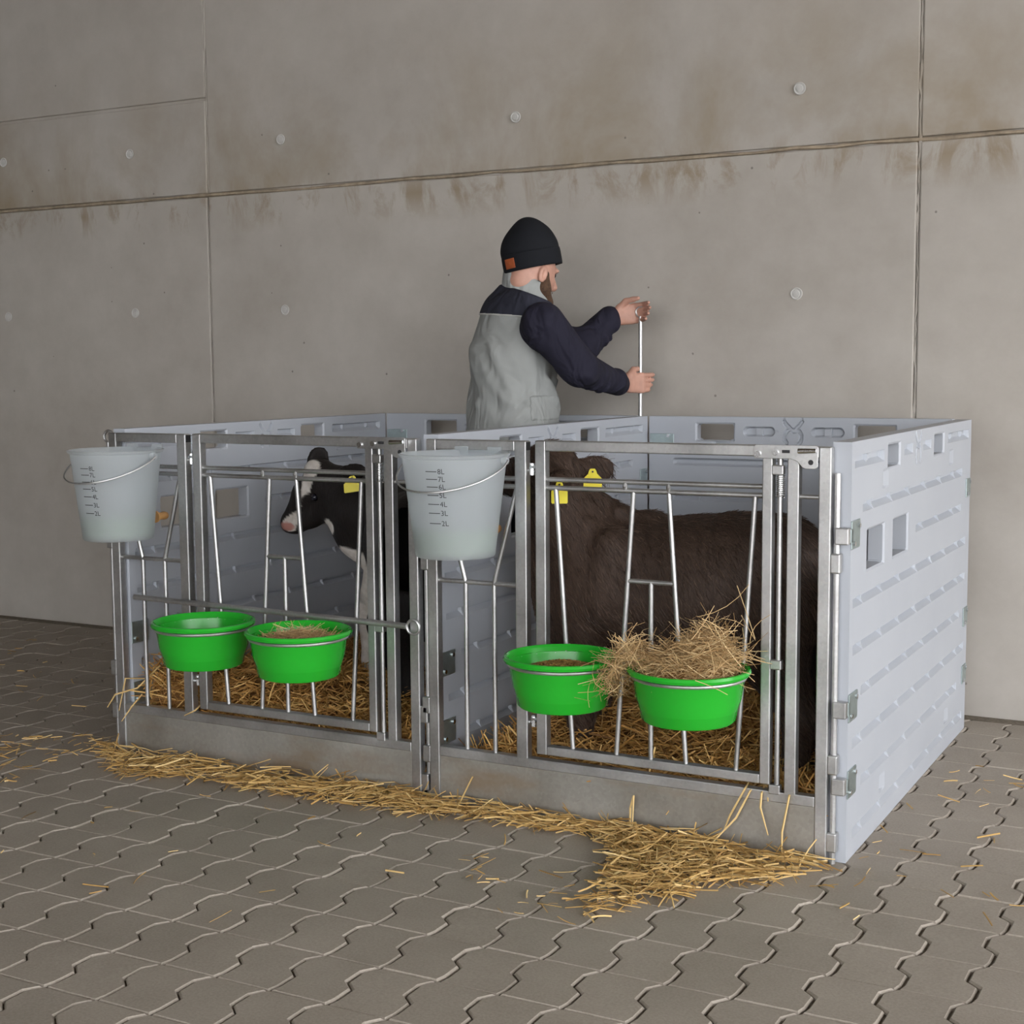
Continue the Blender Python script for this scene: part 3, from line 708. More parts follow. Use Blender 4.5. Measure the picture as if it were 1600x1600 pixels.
def hay(key, n, h, rad, label, mound=None, spread=1.0, up=.35):
    cx, cy = BOWLS[key]
    t = thing('hay', (cx, cy, .42), label, 'hay'); t['kind'] = 'stuff'
    base = MB(); pr = []
    for k in range(9):
        f = k/8; pr.append((.122*math.cos(f*math.pi/2)+.0005, .488+(h-.015-.488)*math.sin(f*math.pi/2)))
    base.lathe([(.108, .410)]+pr, (cx, cy, 0), 28)
    o = base.build('packed_hay', M_BED, t, True); o['kind'] = 'stuff'
    a = rng.uniform(0, 6.283, n); r = rad*np.sqrt(rng.uniform(0, 1, n)); x = cx+r*np.cos(a)*spread; y = cy+r*np.sin(a)
    z = .42+(h-.42)*np.sqrt(np.clip(1-(r/rad)**2, 0, 1))*rng.uniform(.75, 1.08, n)+rng.uniform(-.006, .012, n)
    if mound is not None: z = z+mound(x-cx, y-cy)*rng.uniform(.2, 1.0, n)
    low = z < .535; rl = np.hypot(x-cx, y-cy); sc_ = np.where(low & (rl > .115), .115/np.maximum(rl, .01), 1.0); x = cx+(x-cx)*sc_; y = cy+(y-cy)*sc_
    z = np.maximum(z, .50)
    lim = np.maximum(.02, 1.9*(rad*1.05-r))
    ln = np.minimum(rng.uniform(.04, .14, n), lim+.03)
    rl = np.hypot(x-cx, y-cy); ln = np.where(z < .56, np.minimum(ln, np.maximum(.015, 2*(.143-rl))), ln)
    d = rand_dirs(n, up)
    me = strands('stems', M_HAY, np.stack([x, y, z], 1), d, ln, rng.uniform(.0011, .0026, n), rng.normal(0, .5, n), segs=4)
    o = link('stems', me, None, t); o['kind'] = 'stuff'
    return t, (cx, cy)
hay(2, 900, .522, .128, 'flat tangle of hay lying in the second green bowl')
mnd = lambda x, y: .11*np.exp(-(((x-.06)/.07)**2+((y+.0)/.09)**2))+.03*np.exp(-(((x+.09)/.06)**2+(y/.1)**2))
t, (hx, hy) = hay(4, 2300, .565, .158, 'high loose heap of hay in the rightmost green bowl', mnd, 1.0, .45)
# tuft that trails over the rim towards the grain bowl
n = 420; a = rng.uniform(0, 1, n)
pos = np.stack([hx-.125-.085*a+rng.normal(0, .018, n), hy-.045+rng.normal(0, .04, n), .575-.11*a**2+rng.normal(0, .018, n)], 1)
me = strands('stems', M_HAY, pos, rand_dirs(n, .7), rng.uniform(.04, .13, n), rng.uniform(.0011, .0024, n), rng.normal(0, .6, n), segs=4)
o = link('rim_tuft', me, None, t); o['kind'] = 'stuff'
n = 60
pos = np.stack([hx+.13+rng.normal(0, .03, n), hy-.02+rng.normal(0, .05, n), .60+rng.normal(0, .045, n)], 1)
me = strands('stems', M_HAY, pos, rand_dirs(n, .8), rng.uniform(.07, .17, n), rng.uniform(.0012, .0026, n), rng.normal(0, .35, n), segs=4)
o = link('stray_stems', me, None, t); o['kind'] = 'stuff'
cx, cy = BOWLS[3]
t = thing('grain_feed', (cx, cy, .41), 'little heap of brown grain feed in the third green bowl', 'feed'); t['kind'] = 'stuff'
o = MB().lathe([(.125, .414), (.128, .470), (.10, .487), (.05, .497), (.0005, .500)], (cx, cy, .012), 40).build('grain_bed', M_BED, t, True); o['kind'] = 'stuff'
n = 2600; a = rng.uniform(0, 6.283, n); r = .126*np.sqrt(rng.uniform(0, 1, n))
pos = np.stack([cx+r*np.cos(a), cy+r*np.sin(a), .514-.030*(r/.126)**1.5+rng.uniform(-.002, .004, n)], 1)
me = strands('grains', M_GRAIN, pos, rand_dirs(n, .4), rng.uniform(.005, .010, n), rng.uniform(.003, .0045, n), np.zeros(n), segs=2, sides=4, flat=.8)
o = link('grains', me, None, t); o['kind'] = 'stuff'

# ------------------------------------------------------------------ teat buckets
def bucket(cx, cz0, cz1, label, th0, z_marks, r0, r1, rz=0.0, teat_z=.06):
    cy = -.166; t = thing('teat_bucket', (cx, cy, cz0), label, 'bucket', 'milky teat buckets on the gates'); h = cz1-cz0
    fl_ = .134
    w = .0035
    prof = [(r0-.004, 0), (r0, .004), (r0+.002, .024), (r1, h-.010), (r1+.006, h-.008), (r1+.010, h), (r1+.004, h+.002), (r1-w, h-.008), (r0-w+.002, .026), (r0-w-.003, .008), (.0005, .008)]
    MB().lathe(prof, (cx, cy, cz0), 64, fl_).build('body', M_BUCKET, t, True)
    rr = lambda z: r0+.002+(r1-r0-.002)*(z-.024)/(h-.034)
    zl = .078
    MB().lathe([(r0-.009, .010), (rr(.03)-.0055, .028), (rr(zl)-.0055, zl), (.0005, zl)], (cx, cy, cz0), 48, fl_-.006).build('water', M_WATER, t, True)
    # rear hooks over the cross bars
    for sx in (-.055, .055):
        MB().box(cx+sx-.022, cx+sx+.022, cy+fl_-.001, cy+fl_+.003, cz1-.012, cz1+.012).build('hook_tab', M_BUCKET, t)
    # ears and wire bail hanging forward
    for sx in (-1, 1):
        MB().tube([(cx+sx*(r1+.002), cy+.01, cz1-.018), (cx+sx*(r1+.016), cy+.01, cz1-.018)], [.014, .010], 10).build('handle_lug', M_BUCKET, t, True)
    pts = []
    for a in np.linspace(0, math.pi, 34):
        sx = math.cos(a); s = math.sin(a)
        pts.append((cx-sx*(r1+.017), cy+.01-.178*s, cz1-.018-.080*s**.8))
    MB().tube(pts, .0028, 8).build('wire_handle', M_GALV, t, True)
    # teat through the back wall
    tz = cz0+teat_z; ty = cy+fl_
    tx = cx+.035
    q = MB().lathe([(.020, 0), (.020, .006), (.0125, .010), (.0125, .034), (.0145, .042), (.012, .055), (.0005, .060)], (0, 0, 0), 18)
    q.v = [(tx+a, ty+c_+.001, tz+b) for a, b, c_ in q.v]; q.build('teat', M_TEAT, t, True)
    # printed scale
    for k, (zm, lit) in enumerate(z_marks):
        def on(s, dz):
            z = zm-cz0+dz; r = rr(z)+.0006; th = th0+s/r; return (cx+r*math.cos(th), cy+r*math.sin(th), cz0+z)
        mk = MB(); ss = np.linspace(0, .034, 7)
        mk.add([on(s, -.0011) for s in ss]+[on(s, .0011) for s in ss], [(i, i+1, 8+i, 7+i) for i in range(6)]); 
        mk.build('scale_line', M_INK, t)
        fc = bpy.data.curves.new('scale_text', 'FONT'); fc.body = lit; fc.size = .0205; fc.resolution_u = 2
        fo = bpy.data.objects.new('scale_text', fc); C.objects.link(fo)
        dg = bpy.context.evaluated_depsgraph_get(); me = bpy.data.meshes.new_from_object(fo.evaluated_get(dg))
        bpy.data.objects.remove(fo)
        for v in me.vertices: v.co = Vector(on(.036+v.co.x, v.co.y-.0065))
        me.materials.clear(); link('scale_text', me, M_INK, t)
    return t
bz1, bz2 = .765, .776
mk1 = [(bz1+.232-.0262*k, f'{8-k}L') for k in range(7)]
mk1 = [(at(150, y, Y=-.26)[2], s) for y, s in ((731, '8L'), (741, '7L'), (752, '6L'), (763, '5L'), (775, '4L'), (788, '3L'), (801, '2L'))]
mk2 = [(at(670, y, Y=-.27)[2], s) for y, s in ((735, '8L'), (747, '7L'), (759, '6L'), (772, '5L'), (786, '4L'), (800, '3L'), (816, '2L'))]
bucket(.182, .772, 1.062, 'milky plastic teat bucket on the left pen gate', math.radians(-98.5), mk1, .112, .143)
bucket(1.452, .787, 1.078, 'milky plastic teat bucket on the right pen gate', math.radians(-93), mk2, .114, .149)

# ------------------------------------------------------------------ implicit surfaces for living bodies
class SDF:
    def __init__(s, lo, hi, h):
        s.lo = np.array(lo, float); s.h = h; s.n = np.ceil((np.array(hi)-s.lo)/h).astype(int)+1
        s.F = np.full(s.n, 1.0, np.float32)
        s.ax = [s.lo[i]+np.arange(s.n[i])*h for i in range(3)]
    def win(s, lo, hi):
        a = np.clip(np.floor((np.array(lo)-s.lo)/s.h).astype(int), 0, s.n); b = np.clip(np.ceil((np.array(hi)-s.lo)/s.h).astype(int)+1, 0, s.n)
        return tuple(slice(a[i], max(a[i], b[i])) for i in range(3))
    def grid(s, w): return np.meshgrid(s.ax[0][w[0]], s.ax[1][w[1]], s.ax[2][w[2]], indexing='ij')
    def put(s, w, d, k, mode='u'):
        F = s.F[w]
        if mode == 'u':
            if k > 0: hh = np.clip(.5+.5*(F-d)/k, 0, 1); s.F[w] = F*(1-hh)+d*hh-k*hh*(1-hh)
            else: s.F[w] = np.minimum(F, d)
        else:
            hh = np.clip(.5-.5*(F+d)/max(k, 1e-6), 0, 1); s.F[w] = F*(1-hh)-d*hh+k*hh*(1-hh)
    def cap(s, a, b, ra, rb, k=.02, sq=None, mode='u'):
        """tapered capsule; sq = (axis, factor) flattens it along an axis"""
        a = np.array(a, float); b = np.array(b, float); m_ = max(ra, rb)*1.3+k+3*s.h
        w = s.win(np.minimum(a, b)-m_, np.maximum(a, b)+m_); X, Y, Z = s.grid(w)
        if X.size == 0: return s
        v = b-a; L2 = max(v @ v, 1e-9)
        px, py, pz = X-a[0], Y-a[1], Z-a[2]
        t = np.clip((px*v[0]+py*v[1]+pz*v[2])/L2, 0, 1); dx, dy, dz = px-t*v[0], py-t*v[1], pz-t*v[2]
        if sq is not None:
            ax = np.array(sq[0], float); ax /= np.linalg.norm(ax); q = dx*ax[0]+dy*ax[1]+dz*ax[2]; e = q*(1/sq[1]-1)
            dx, dy, dz = dx+ax[0]*e, dy+ax[1]*e, dz+ax[2]*e
        s.put(w, np.sqrt(dx*dx+dy*dy+dz*dz)-(ra+(rb-ra)*t), k, mode); return s
    def chain(s, pts, rs, k=.02, sq=None):
        for i in range(len(pts)-1): s.cap(pts[i], pts[i+1], rs[i], rs[i+1], k, sq)
        return s
    def ell(s, c, r, axes=None, k=.02, mode='u'):
        c = np.array(c, float); r = np.array(r, float); m_ = r.max()+k+3*s.h
        w = s.win(c-m_, c+m_); X, Y, Z = s.grid(w)
        if X.size == 0: return s
        A = np.eye(3) if axes is None else np.array(axes, float)
        A = A/np.linalg.norm(A, axis=1, keepdims=True)
        p = [(X-c[0])*A[i, 0]+(Y-c[1])*A[i, 1]+(Z-c[2])*A[i, 2] for i in range(3)]
        k0 = np.sqrt(sum((p[i]/r[i])**2 for i in range(3))); k1 = np.sqrt(sum((p[i]/r[i]**2)**2 for i in range(3)))+1e-9
        s.put(w, k0*(k0-1)/k1, k, mode); return s
    def plane(s, p, n):              # keep the side the normal points away from
        X, Y, Z = np.meshgrid(*s.ax, indexing='ij'); n = np.array(n, float); n /= np.linalg.norm(n)
        s.F = np.maximum(s.F, (X-p[0])*n[0]+(Y-p[1])*n[1]+(Z-p[2])*n[2]).astype(np.float32); return s
    def mesh(s, name):
        F = s.F; S = F < 0; n = F.shape
        acc = np.zeros(tuple(np.array(n)-1)+(3,)); cnt = np.zeros(tuple(np.array(n)-1))
        sl = lambda o, ax=None: tuple(slice(o[i], n[i]-1+o[i]) for i in range(3))
        for ax in range(3):
            o1, o2 = [i for i in range(3) if i != ax]
            for p in (0, 1):
                for q in (0, 1):
                    a = [0, 0, 0]; a[o1] = p; a[o2] = q; b = list(a); b[ax] = 1
                    f0, f1 = F[sl(a)], F[sl(b)]; cr = (f0 < 0) != (f1 < 0)
                    t = np.where(cr, f0/np.where(cr, f0-f1, 1), 0)
                    for i in range(3): acc[..., i] += np.where(cr, t if i == ax else a[i], 0)
                    cnt += cr
        act = cnt > 0; ids = -np.ones(act.shape, int); ids[act] = np.arange(act.sum())
        ijk = np.argwhere(act); V = (ijk+acc[act]/cnt[act][:, None])*s.h+s.lo
        faces = []
        for ax in range(3):
            o1, o2 = (ax+1) % 3, (ax+2) % 3
            w0 = [slice(0, n[i]) for i in range(3)]; w1 = list(w0)
            w0[ax] = slice(0, n[ax]-1); w1[ax] = slice(1, n[ax])
            cr = S[tuple(w0)] != S[tuple(w1)]; e = np.argwhere(cr)
            e = e[(e[:, o1] > 0) & (e[:, o2] > 0) & (e[:, o1] < n[o1]-1) & (e[:, o2] < n[o2]-1)]
            ins = S[tuple(w0)][tuple(e.T)]
            def cell(d1, d2):
                q = e.copy(); q[:, o1] -= d1; q[:, o2] -= d2; return ids[tuple(q.T)]
            quad = np.stack([cell(1, 1), cell(0, 1), cell(0, 0), cell(1, 0)], 1)
            quad[~ins] = quad[~ins][:, ::-1]; faces.append(quad)
        Fq = np.concatenate(faces); Fq = Fq[(Fq >= 0).all(1)]
        me = bpy.data.meshes.new(name); me.from_pydata(V.tolist(), [], Fq.tolist()); me.update()
        me.polygons.foreach_set('use_smooth', [True]*len(me.polygons))
        return me
def relax(me, it=2, f=.5):
    b = bmesh.new(); b.from_mesh(me)
    for _ in range(it): bmesh.ops.smooth_vert(b, verts=b.verts, factor=f, use_axis_x=True, use_axis_y=True, use_axis_z=True)
    b.to_mesh(me); b.free(); me.polygons.foreach_set('use_smooth', [True]*len(me.polygons)); return me
nrm = lambda v: np.array(v, float)/np.linalg.norm(v)

def ear_tag(parent, c, right, up, w, h, name='ear_tag'):
    """yellow tag in the plane spanned by right and up; c = its top button"""
    r, u = nrm(right), nrm(up); nn = np.cross(r, u)
    out = [(-.12, .16), (.12, .16), (.2, .05), (.24, -.1), (.5, -.36), (.5, -.95), (.44, -1), (-.44, -1), (-.5, -.95), (-.5, -.36), (-.24, -.1), (-.2, .05)]
    P = [np.array(c)+r*x*w+u*y*h for x, y in out]; n = len(P)
    v = [p+nn*.0012 for p in P]+[p-nn*.0012 for p in P]
    o = MB().add(v, [tuple(range(n)), tuple(range(2*n-1, n-1, -1))]+[(i, i+n, (i+1) % n+n, (i+1) % n) for i in range(n)]).build(name, M_YEL, parent)
    MB().tube([np.array(c)+nn*.004, np.array(c)-nn*.004], .003, 8).build('tag_pin', M_DARK, o)
    return o
def eye(parent, c, r, n, m_eye, m_glint=None):
    s = SDF(np.array(c)-r*1.6, np.array(c)+r*1.6, r/7).ell(c, (r, r, r), k=0)
    return link('eye', s.mesh('eye'), m_eye, parent)
M_EYE = simple('dark_wet_eye', (.012, .012, .02), .06)
M_HOOF = simple('dark_hoof', (.05, .04, .033), .5, 0, 30, .2)
M_NOSE = simple('pink_nose', (.52, .27, .22), .4, 0, 60, .2)

M_HAIRB = straw_mat('brown_hair', (.016, .010, .008), (.066, .042, .031), (.16, .105, .075))
M_HAIRK = straw_mat('black_hair', (.004, .0035, .0035), (.012, .010, .0095), (.035, .025, .020))
def coat(body, parent, n, material, flow, l0, l1, seed):
    me = body.data; nv = len(me.vertices); co = np.empty(nv*3); me.vertices.foreach_get('co', co); co = co.reshape(-1, 3)
    no = np.empty(nv*3); me.vertices.foreach_get('normal', no); no = no.reshape(-1, 3)
    r = np.random.default_rng(seed); ok = np.where(co[:, 2] > .12)[0]; i = r.choice(ok, n); P, Nn = co[i], no[i]
    fl_ = np.array(flow, float)+r.normal(0, .22, (n, 3)); tg = fl_-Nn*(fl_*Nn).sum(1, keepdims=True); tg /= np.linalg.norm(tg, axis=1, keepdims=True)+1e-6
    ln = r.uniform(l0, l1, n); d = tg+Nn*r.uniform(.05, .22, (n, 1)); d /= np.linalg.norm(d, axis=1, keepdims=True)
    P = P+r.normal(0, .003, (n, 3))*(1-np.abs(Nn)); m_ = strands('coat_hair', material, P+d*(ln*.42)[:, None]+Nn*.0006, d, ln, r.uniform(.0009, .0018, n), r.normal(0, .08, n), segs=2)
    o = link('coat_hair', m_, None, parent); o['kind'] = 'stuff'; return i, ln
# ------------------------------------------------------------------ brown calf (right pen), standing broadside, head raised to the left
fb, ntb, bb, cb = fur('brown_coat', [(.028, .0180, .0140), (.058, .037, .0275), (.098, .063, .045)])
sepb = N(ntb, 'ShaderNodeSeparateXYZ'); L(ntb, worldpos(ntb), sepb.inputs[0])
neckf = math_(ntb, 'MULTIPLY', math_(ntb, 'SUBTRACT', 1.85, sepb.outputs[0]), 2.2, clamp=True)     # redder, paler neck and face
L(ntb, mixc(ntb, math_(ntb, 'MULTIPLY', neckf, .45), cb, (.105, .060, .040)), bb.inputs['Base Color'])
YC = .38
def Q(u, v, dy=0.0): return at(u, v, Y=YC+dy)
S = SDF((1.24, .02, -.01), (2.49, .80, 1.13), .0080)
S.chain([Q(952, 902), Q(1020, 914), Q(1100, 916), Q(1180, 902), Q(1222, 888)], [.190, .198, .203, .188, .140], .05)
S.ell(Q(945, 905), (.15, .175, .20), k=.05)
S.ell(Q(905, 935), (.13, .135, .165), k=.06)                      # chest
S.chain([Q(930, 870), Q(893, 815, -.05), Q(868, 765, -.11)], [.155, .120, .088], .06)   # neck
S.chain([Q(888, 960), Q(870, 890, -.03), Q(850, 805, -.08)], [.085, .080, .060], .05)   # throat
S.chain([Q(868, 735, -.13), Q(838, 734, -.09), Q(792, 741, -.055)], [.072, .060, .041], .03)      # skull to muzzle
S.ell(Q(858, 714, -.12), (.062, .06, .05), k=.03)                  # poll
S.chain([Q(868, 757, -.13), Q(835, 762, -.09), Q(796, 757, -.055)], [.060, .044, .032], .03)      # jaw
S.ell(Q(786, 746, -.055), (.036, .040, .042), k=.02)
S.ell(Q(838, 716, -.13), (.03, .02, .014), k=.02)                 # brow
# shoulder blade, hip bone, ribs
S.cap(Q(955, 850, -.155), Q(945, 945, -.15), .045, .05, .05); S.ell(Q(1195, 845, -.09), (.05, .045, .035), k=.05)
S.ell(Q(1110, 940, -.15), (.12, .05, .09), k=.05); S.ell(Q(1168, 960, -.21), (.05, .045, .08), k=.04, mode='s')
for k in range(5): S.cap(Q(880+k*11, 800+k*4, -.15+.002*k), Q(900+k*14, 875+k*12, -.165), .012, .018, .02)   # neck folds
# legs: shoulder, elbow, knee, fetlock, foot
def leg(pts, rs): S.chain(pts, rs, .03)
leg([(1.63, .29, .58), (1.645, .285, .44), (1.630, .285, .27), (1.633, .285, .10), (1.625, .285, .045)], [.10, .070, .043, .030, .036])
leg([(1.60, .47, .58), (1.605, .47, .44), (1.595, .47, .27), (1.60, .47, .10), (1.59, .47, .045)], [.10, .070, .043, .030, .036])
leg([(2.255, .30, .62), (2.235, .29, .50), (2.325, .285, .31), (2.302, .285, .10), (2.29, .285, .045)], [.135, .100, .046, .032, .037])
leg([(2.235, .48, .62), (2.20, .48, .50), (2.295, .48, .31), (2.272, .48, .10), (2.26, .48, .045)], [.135, .100, .046, .032, .037])
S.ell(Q(1232, 875), (.085, .13, .12), k=.04)
# ears
def ear(S, base, tip, w, nrmv, k=.015):
    base, tip = np.array(base), np.array(tip); ax = nrm(tip-base); n = nrm(np.array(nrmv)-ax*np.dot(nrmv, ax)); side = np.cross(ax, n); ln = np.linalg.norm(tip-base)
    S.cap(base, base+(tip-base)*.4, .022, .03, k)
    S.ell(base+(tip-base)*.58, (ln*.46, w, .013), (ax, side, n), k)
    S.ell(base+(tip-base)*.56+n*.012, (ln*.34, w*.70, .010), (ax, side, n), .006, 's')
view = nrm(CAM-Q(900, 740))
ear(S, Q(892, 733, -.11), Q(959, 733, -.03), .043, view)
ear(S, Q(878, 743, -.18), Q(866, 764, -.28), .038, (.2, -.4, -.7))
# curly poll and mane ridge
for k in range(26):
    p = Q(845+random.uniform(0, 45), 703+random.uniform(0, 16), random.uniform(-.17, -.08)); S.ell(p, (.014, .014, .012), k=.012)
for k in range(30):
    f = k/29; p = Q(905+f*125+random.uniform(-3, 3), 766+44*min(1, f*1.5)+random.uniform(-2, 2), -.08*(1-min(1, f*1.5))+random.uniform(-.03, .03)); S.ell(p, (.02, .02, .016), k=.02)
calf = thing('calf', (1.9, YC, 0), 'dark brown calf standing broadside in the right pen', 'calf')
body = link('body', relax(S.mesh('body')), fb, calf)
coat(body, calf, 36000, M_HAIRB, (.8, 0, -1.0), .016, .034, 11)
# tail
q = [Q(1247, 838), Q(1262, 850, -.03), Q(1267, 880, -.04), Q(1265, 930, -.04), Q(1262, 1000, -.03), Q(1258, 1070, -.02)]
MB().tube(q, [.028, .026, .022, .018, .024, .008], 12).build('tail', fb, calf, True)
eye(calf, Q(832, 722, -.132), .016, view, M_EYE)
ear_tag(calf, Q(926, 737, -.10), _rt, (0, 0, 1), .056, .058)
ear_tag(calf, Q(874, 757, -.29), _rt, (0, 0, 1), .048, .056)
for (x, y) in ((1.623, .285), (1.588, .47), (2.288, .285), (2.258, .48)):
    MB().lathe([(.042, 0), (.041, .01), (.034, .048), (.0005, .05)], (x-.008, y, .002), 16).build('hoof', M_HOOF, calf, True)

# ------------------------------------------------------------------ black and white calf (left pen)
fk, ntk, bk, ck = fur('black_white_coat', [(.006, .0052, .0052), (.013, .0105, .0098), (.024, .017, .014)])
# ------ white patches as a property of the coat: blaze, muzzle, jaw, brisket band and legs (object space)
YK = .72
def K(u, v, dy=0.0): return at(u, v, Y=YK+dy)
S = SDF((.07, .25, -.01), (1.225, 1.1, 1.06), .0080)
rump = np.array([1.03, .37, .735]); chest = K(630, 848)
S.chain([chest+np.array([.03, 0, .0]), (chest+rump)/2+np.array([0, 0, .005]), rump], [.150, .168, .155], .05)
S.ell(chest+np.array([-.02, .02, -.05]), (.105, .12, .13), k=.05)
S.ell(rump+np.array([.0, -.01, .08]), (.13, .12, .10), k=.05)
S.chain([chest+np.array([.0, 0, .08]), K(572, 798), K(530, 762)], [.135, .110, .083], .05)
S.chain([K(608, 880), K(560, 838), K(524, 800)], [.085, .07, .05], .05)
S.chain([K(508, 752), K(482, 772), K(458, 810)], [.066, .056, .040], .03)       # skull to muzzle
S.ell(K(497, 734), (.052, .052, .045), k=.03)
S.chain([K(518, 790), K(488, 808), K(465, 822)], [.052, .036, .030], .025)       # jaw
S.ell(K(454, 818), (.036, .04, .037), k=.02)
vk = nrm(CAM-K(500, 770))
ear(S, K(490, 740, .02), K(503, 699, .03), .042, vk+np.array([0, 0, .1]))
ear(S, K(522, 748, -.05), K(570, 733, -.10), .036, vk)
LB = [(.625, .655), (.74, .80), (.965, .30), (1.085, .43)]
leg([chest+np.array([-.02, -.06, -.10]), (LB[0][0], LB[0][1], .44), (.622, .655, .26), (.625, .655, .09), (.618, .66, .045)], [.095, .062, .040, .030, .034])
leg([chest+np.array([.08, .07, -.10]), (LB[1][0], LB[1][1], .44), (.735, .80, .26), (.74, .80, .09), (.733, .805, .045)], [.09, .06, .040, .030, .034])
leg([rump+np.array([-.04, -.05, -.06]), (.94, .31, .47), (1.0, .27, .29), (.975, .29, .09), (.965, .30, .045)], [.12, .09, .042, .03, .034])
leg([rump+np.array([.04, .05, -.06]), (1.06, .44, .47), (1.11, .40, .29), (1.092, .42, .09), (1.085, .43, .045)], [.12, .09, .042, .03, .034])
calf2 = thing('calf', (.75, .62, 0), 'black calf with white blaze and white brisket in the left pen', 'calf')
body2 = link('body', relax(S.mesh('body')), fk, calf2)
# white markings: union of soft ellipsoids in the calf's own space, set on the coat
V = np.array([v.co for v in body2.data.vertices])
def blob(c, r, axes=None):
    A = np.eye(3) if axes is None else np.array([nrm(a) for a in axes]); d = (V-np.array(c)) @ A.T
    return np.sqrt(((d/np.array(r))**2).sum(1))
def seg(a, b, ra, rb):
    a, b = np.array(a), np.array(b); v = b-a; tt = np.clip(((V-a) @ v)/(v @ v), 0, 1); return np.linalg.norm(V-a-tt[:, None]*v, axis=1)/(ra+(rb-ra)*tt)
wm = np.minimum.reduce([seg(K(484, 735, -.05), K(478, 762, -.06), .045, .022), seg(K(478, 765, -.05), K(468, 792, -.045), .018, .008),
    seg(K(468, 800, -.035), K(452, 820, -.04), .012, .030), blob(K(522, 822, -.03), (.042, .07, .030)),
    seg(K(545, 868, -.05), K(600, 912, -.09), .045, .085), seg(K(600, 905, -.06), K(592, 960, -.06), .085, .075),
    seg((.625, .655, .42), (.62, .655, .0), .09, .07), seg((.74, .80, .42), (.735, .80, .0), .085, .07)])
wm = np.clip((1.06-wm)*9, 0, 1)
a_ = body2.data.attributes.new('white', 'FLOAT', 'POINT'); a_.data.foreach_set('value', wm.astype(np.float32))
pk = np.clip((1.0-blob(K(450, 822, -.03), (.034, .06, .020)))*6, 0, 1)
a_ = body2.data.attributes.new('pink', 'FLOAT', 'POINT'); a_.data.foreach_set('value', pk.astype(np.float32))
aw = N(ntk, 'ShaderNodeAttribute', attribute_name='white'); ap = N(ntk, 'ShaderNodeAttribute', attribute_name='pink')
gn = noise(ntk, 30, 3, .6, objco(ntk))
cw = mixc(ntk, aw.outputs['Fac'], ck, ramp(ntk, gn, [(.3, (.52, .47, .42)), (.7, (.72, .68, .63))]))
L(ntk, mixc(ntk, ap.outputs['Fac'], cw, (.42, .20, .165)), bk.inputs['Base Color'])
eye(calf2, K(492, 777, -.056), .0145, vk, M_EYE)
ear_tag(calf2, K(550, 747, -.125), nrm(_rt+np.array([0, 0, .15])), (-.05, 0, 1), .062, .050)
for (x, y) in ((.618, .66), (.733, .805), (.965, .30), (1.085, .43)):
    MB().lathe([(.038, 0), (.037, .01), (.031, .046), (.0005, .048)], (x-.006, y, .002), 16).build('hoof', M_HOOF, calf2, True)
MB().tube([rump+np.array([.09, -.09, .10]), rump+np.array([.115, -.115, .03]), rump+np.array([.115, -.11, -.15]), rump+np.array([.105, -.10, -.33])], [.022, .02, .014, .02], 10).build('tail', fk, calf2, True)

# ------------------------------------------------------------------ worker in the left pen
M_SKIN = simple('skin', (.50, .27, .20), .5, 0, 25, .12, (.1, .003))
M_HAT = fabric('knit_black', (.010, .011, .014), 260)
M_VEST = fabric('grey_workwear', (.300, .310, .300), 420, .40)
M_YOKE = fabric('navy_workwear', (.028, .029, .042), 420, .4)
M_SWEAT = fabric('navy_sweater', (.019, .018, .031), 380, .6)
M_TROUS = fabric('dark_trousers', (.018, .020, .030), 400, .15)
M_PIPE = simple('pale_piping', (.50, .50, .48), .6)
M_BEARD = simple('brown_beard', (.070, .034, .016), .8, 0, 120, .4, (.6, .006))
M_LEATH = simple('orange_leather', (.36, .085, .025), .55, 0, 60, .15)
M_BOOT = simple('black_rubber_boot', (.02, .022, .024), .4)
FV = nrm((.66, .75, 0)); RV = np.array([FV[1], -FV[0], 0]); UP = np.array([0, 0, 1.0])     # facing, his right, up
man = thing('person', (.88, 1.2, 0), 'worker in black beanie and grey vest holding an upright rod', 'person')
W = lambda u, v, y: at(u, v, Y=y)
hc = W(832, 426, 1.20)                       # head centre
_aw = np.array([-_r0[1], _r0[0], 0])      # horizontal direction away from the camera
HV = nrm(_r0*.82+_aw*.57); RH = np.array([HV[1], -HV[0], 0])
FH = nrm(HV*.95 + np.array([0, 0, -.30])); UH = nrm(np.cross(RH, FH)); AX = (FH, RH, UH)
hp = lambda f, r, u: hc+FH*f+RH*r+UH*u
nk = W(812, 462, 1.20)
cs = W(802, 560, 1.20); ws = W(802, 668, 1.18); pv_ = ws+np.array([0, 0, -.16])
shR = W(848, 505, 1.07); shL = cs+(-(shR-cs)*np.array([1, 1, 0]))*.72+FV*.10+np.array([0, 0, (shR-cs)[2]])
rod = lambda v: np.array([RX, RY, at(1000, v, X=RX)[2]])
haR = rod(600); haL = rod(491)
elR = W(906, 575, 1.18); wrR = W(972, 600, 1.46)
elL = W(908, 543, 1.48); wrL = W(944, 497, 1.57)
S = SDF((.45, .80, -.01), (1.45, 1.80, 1.93), .0048)
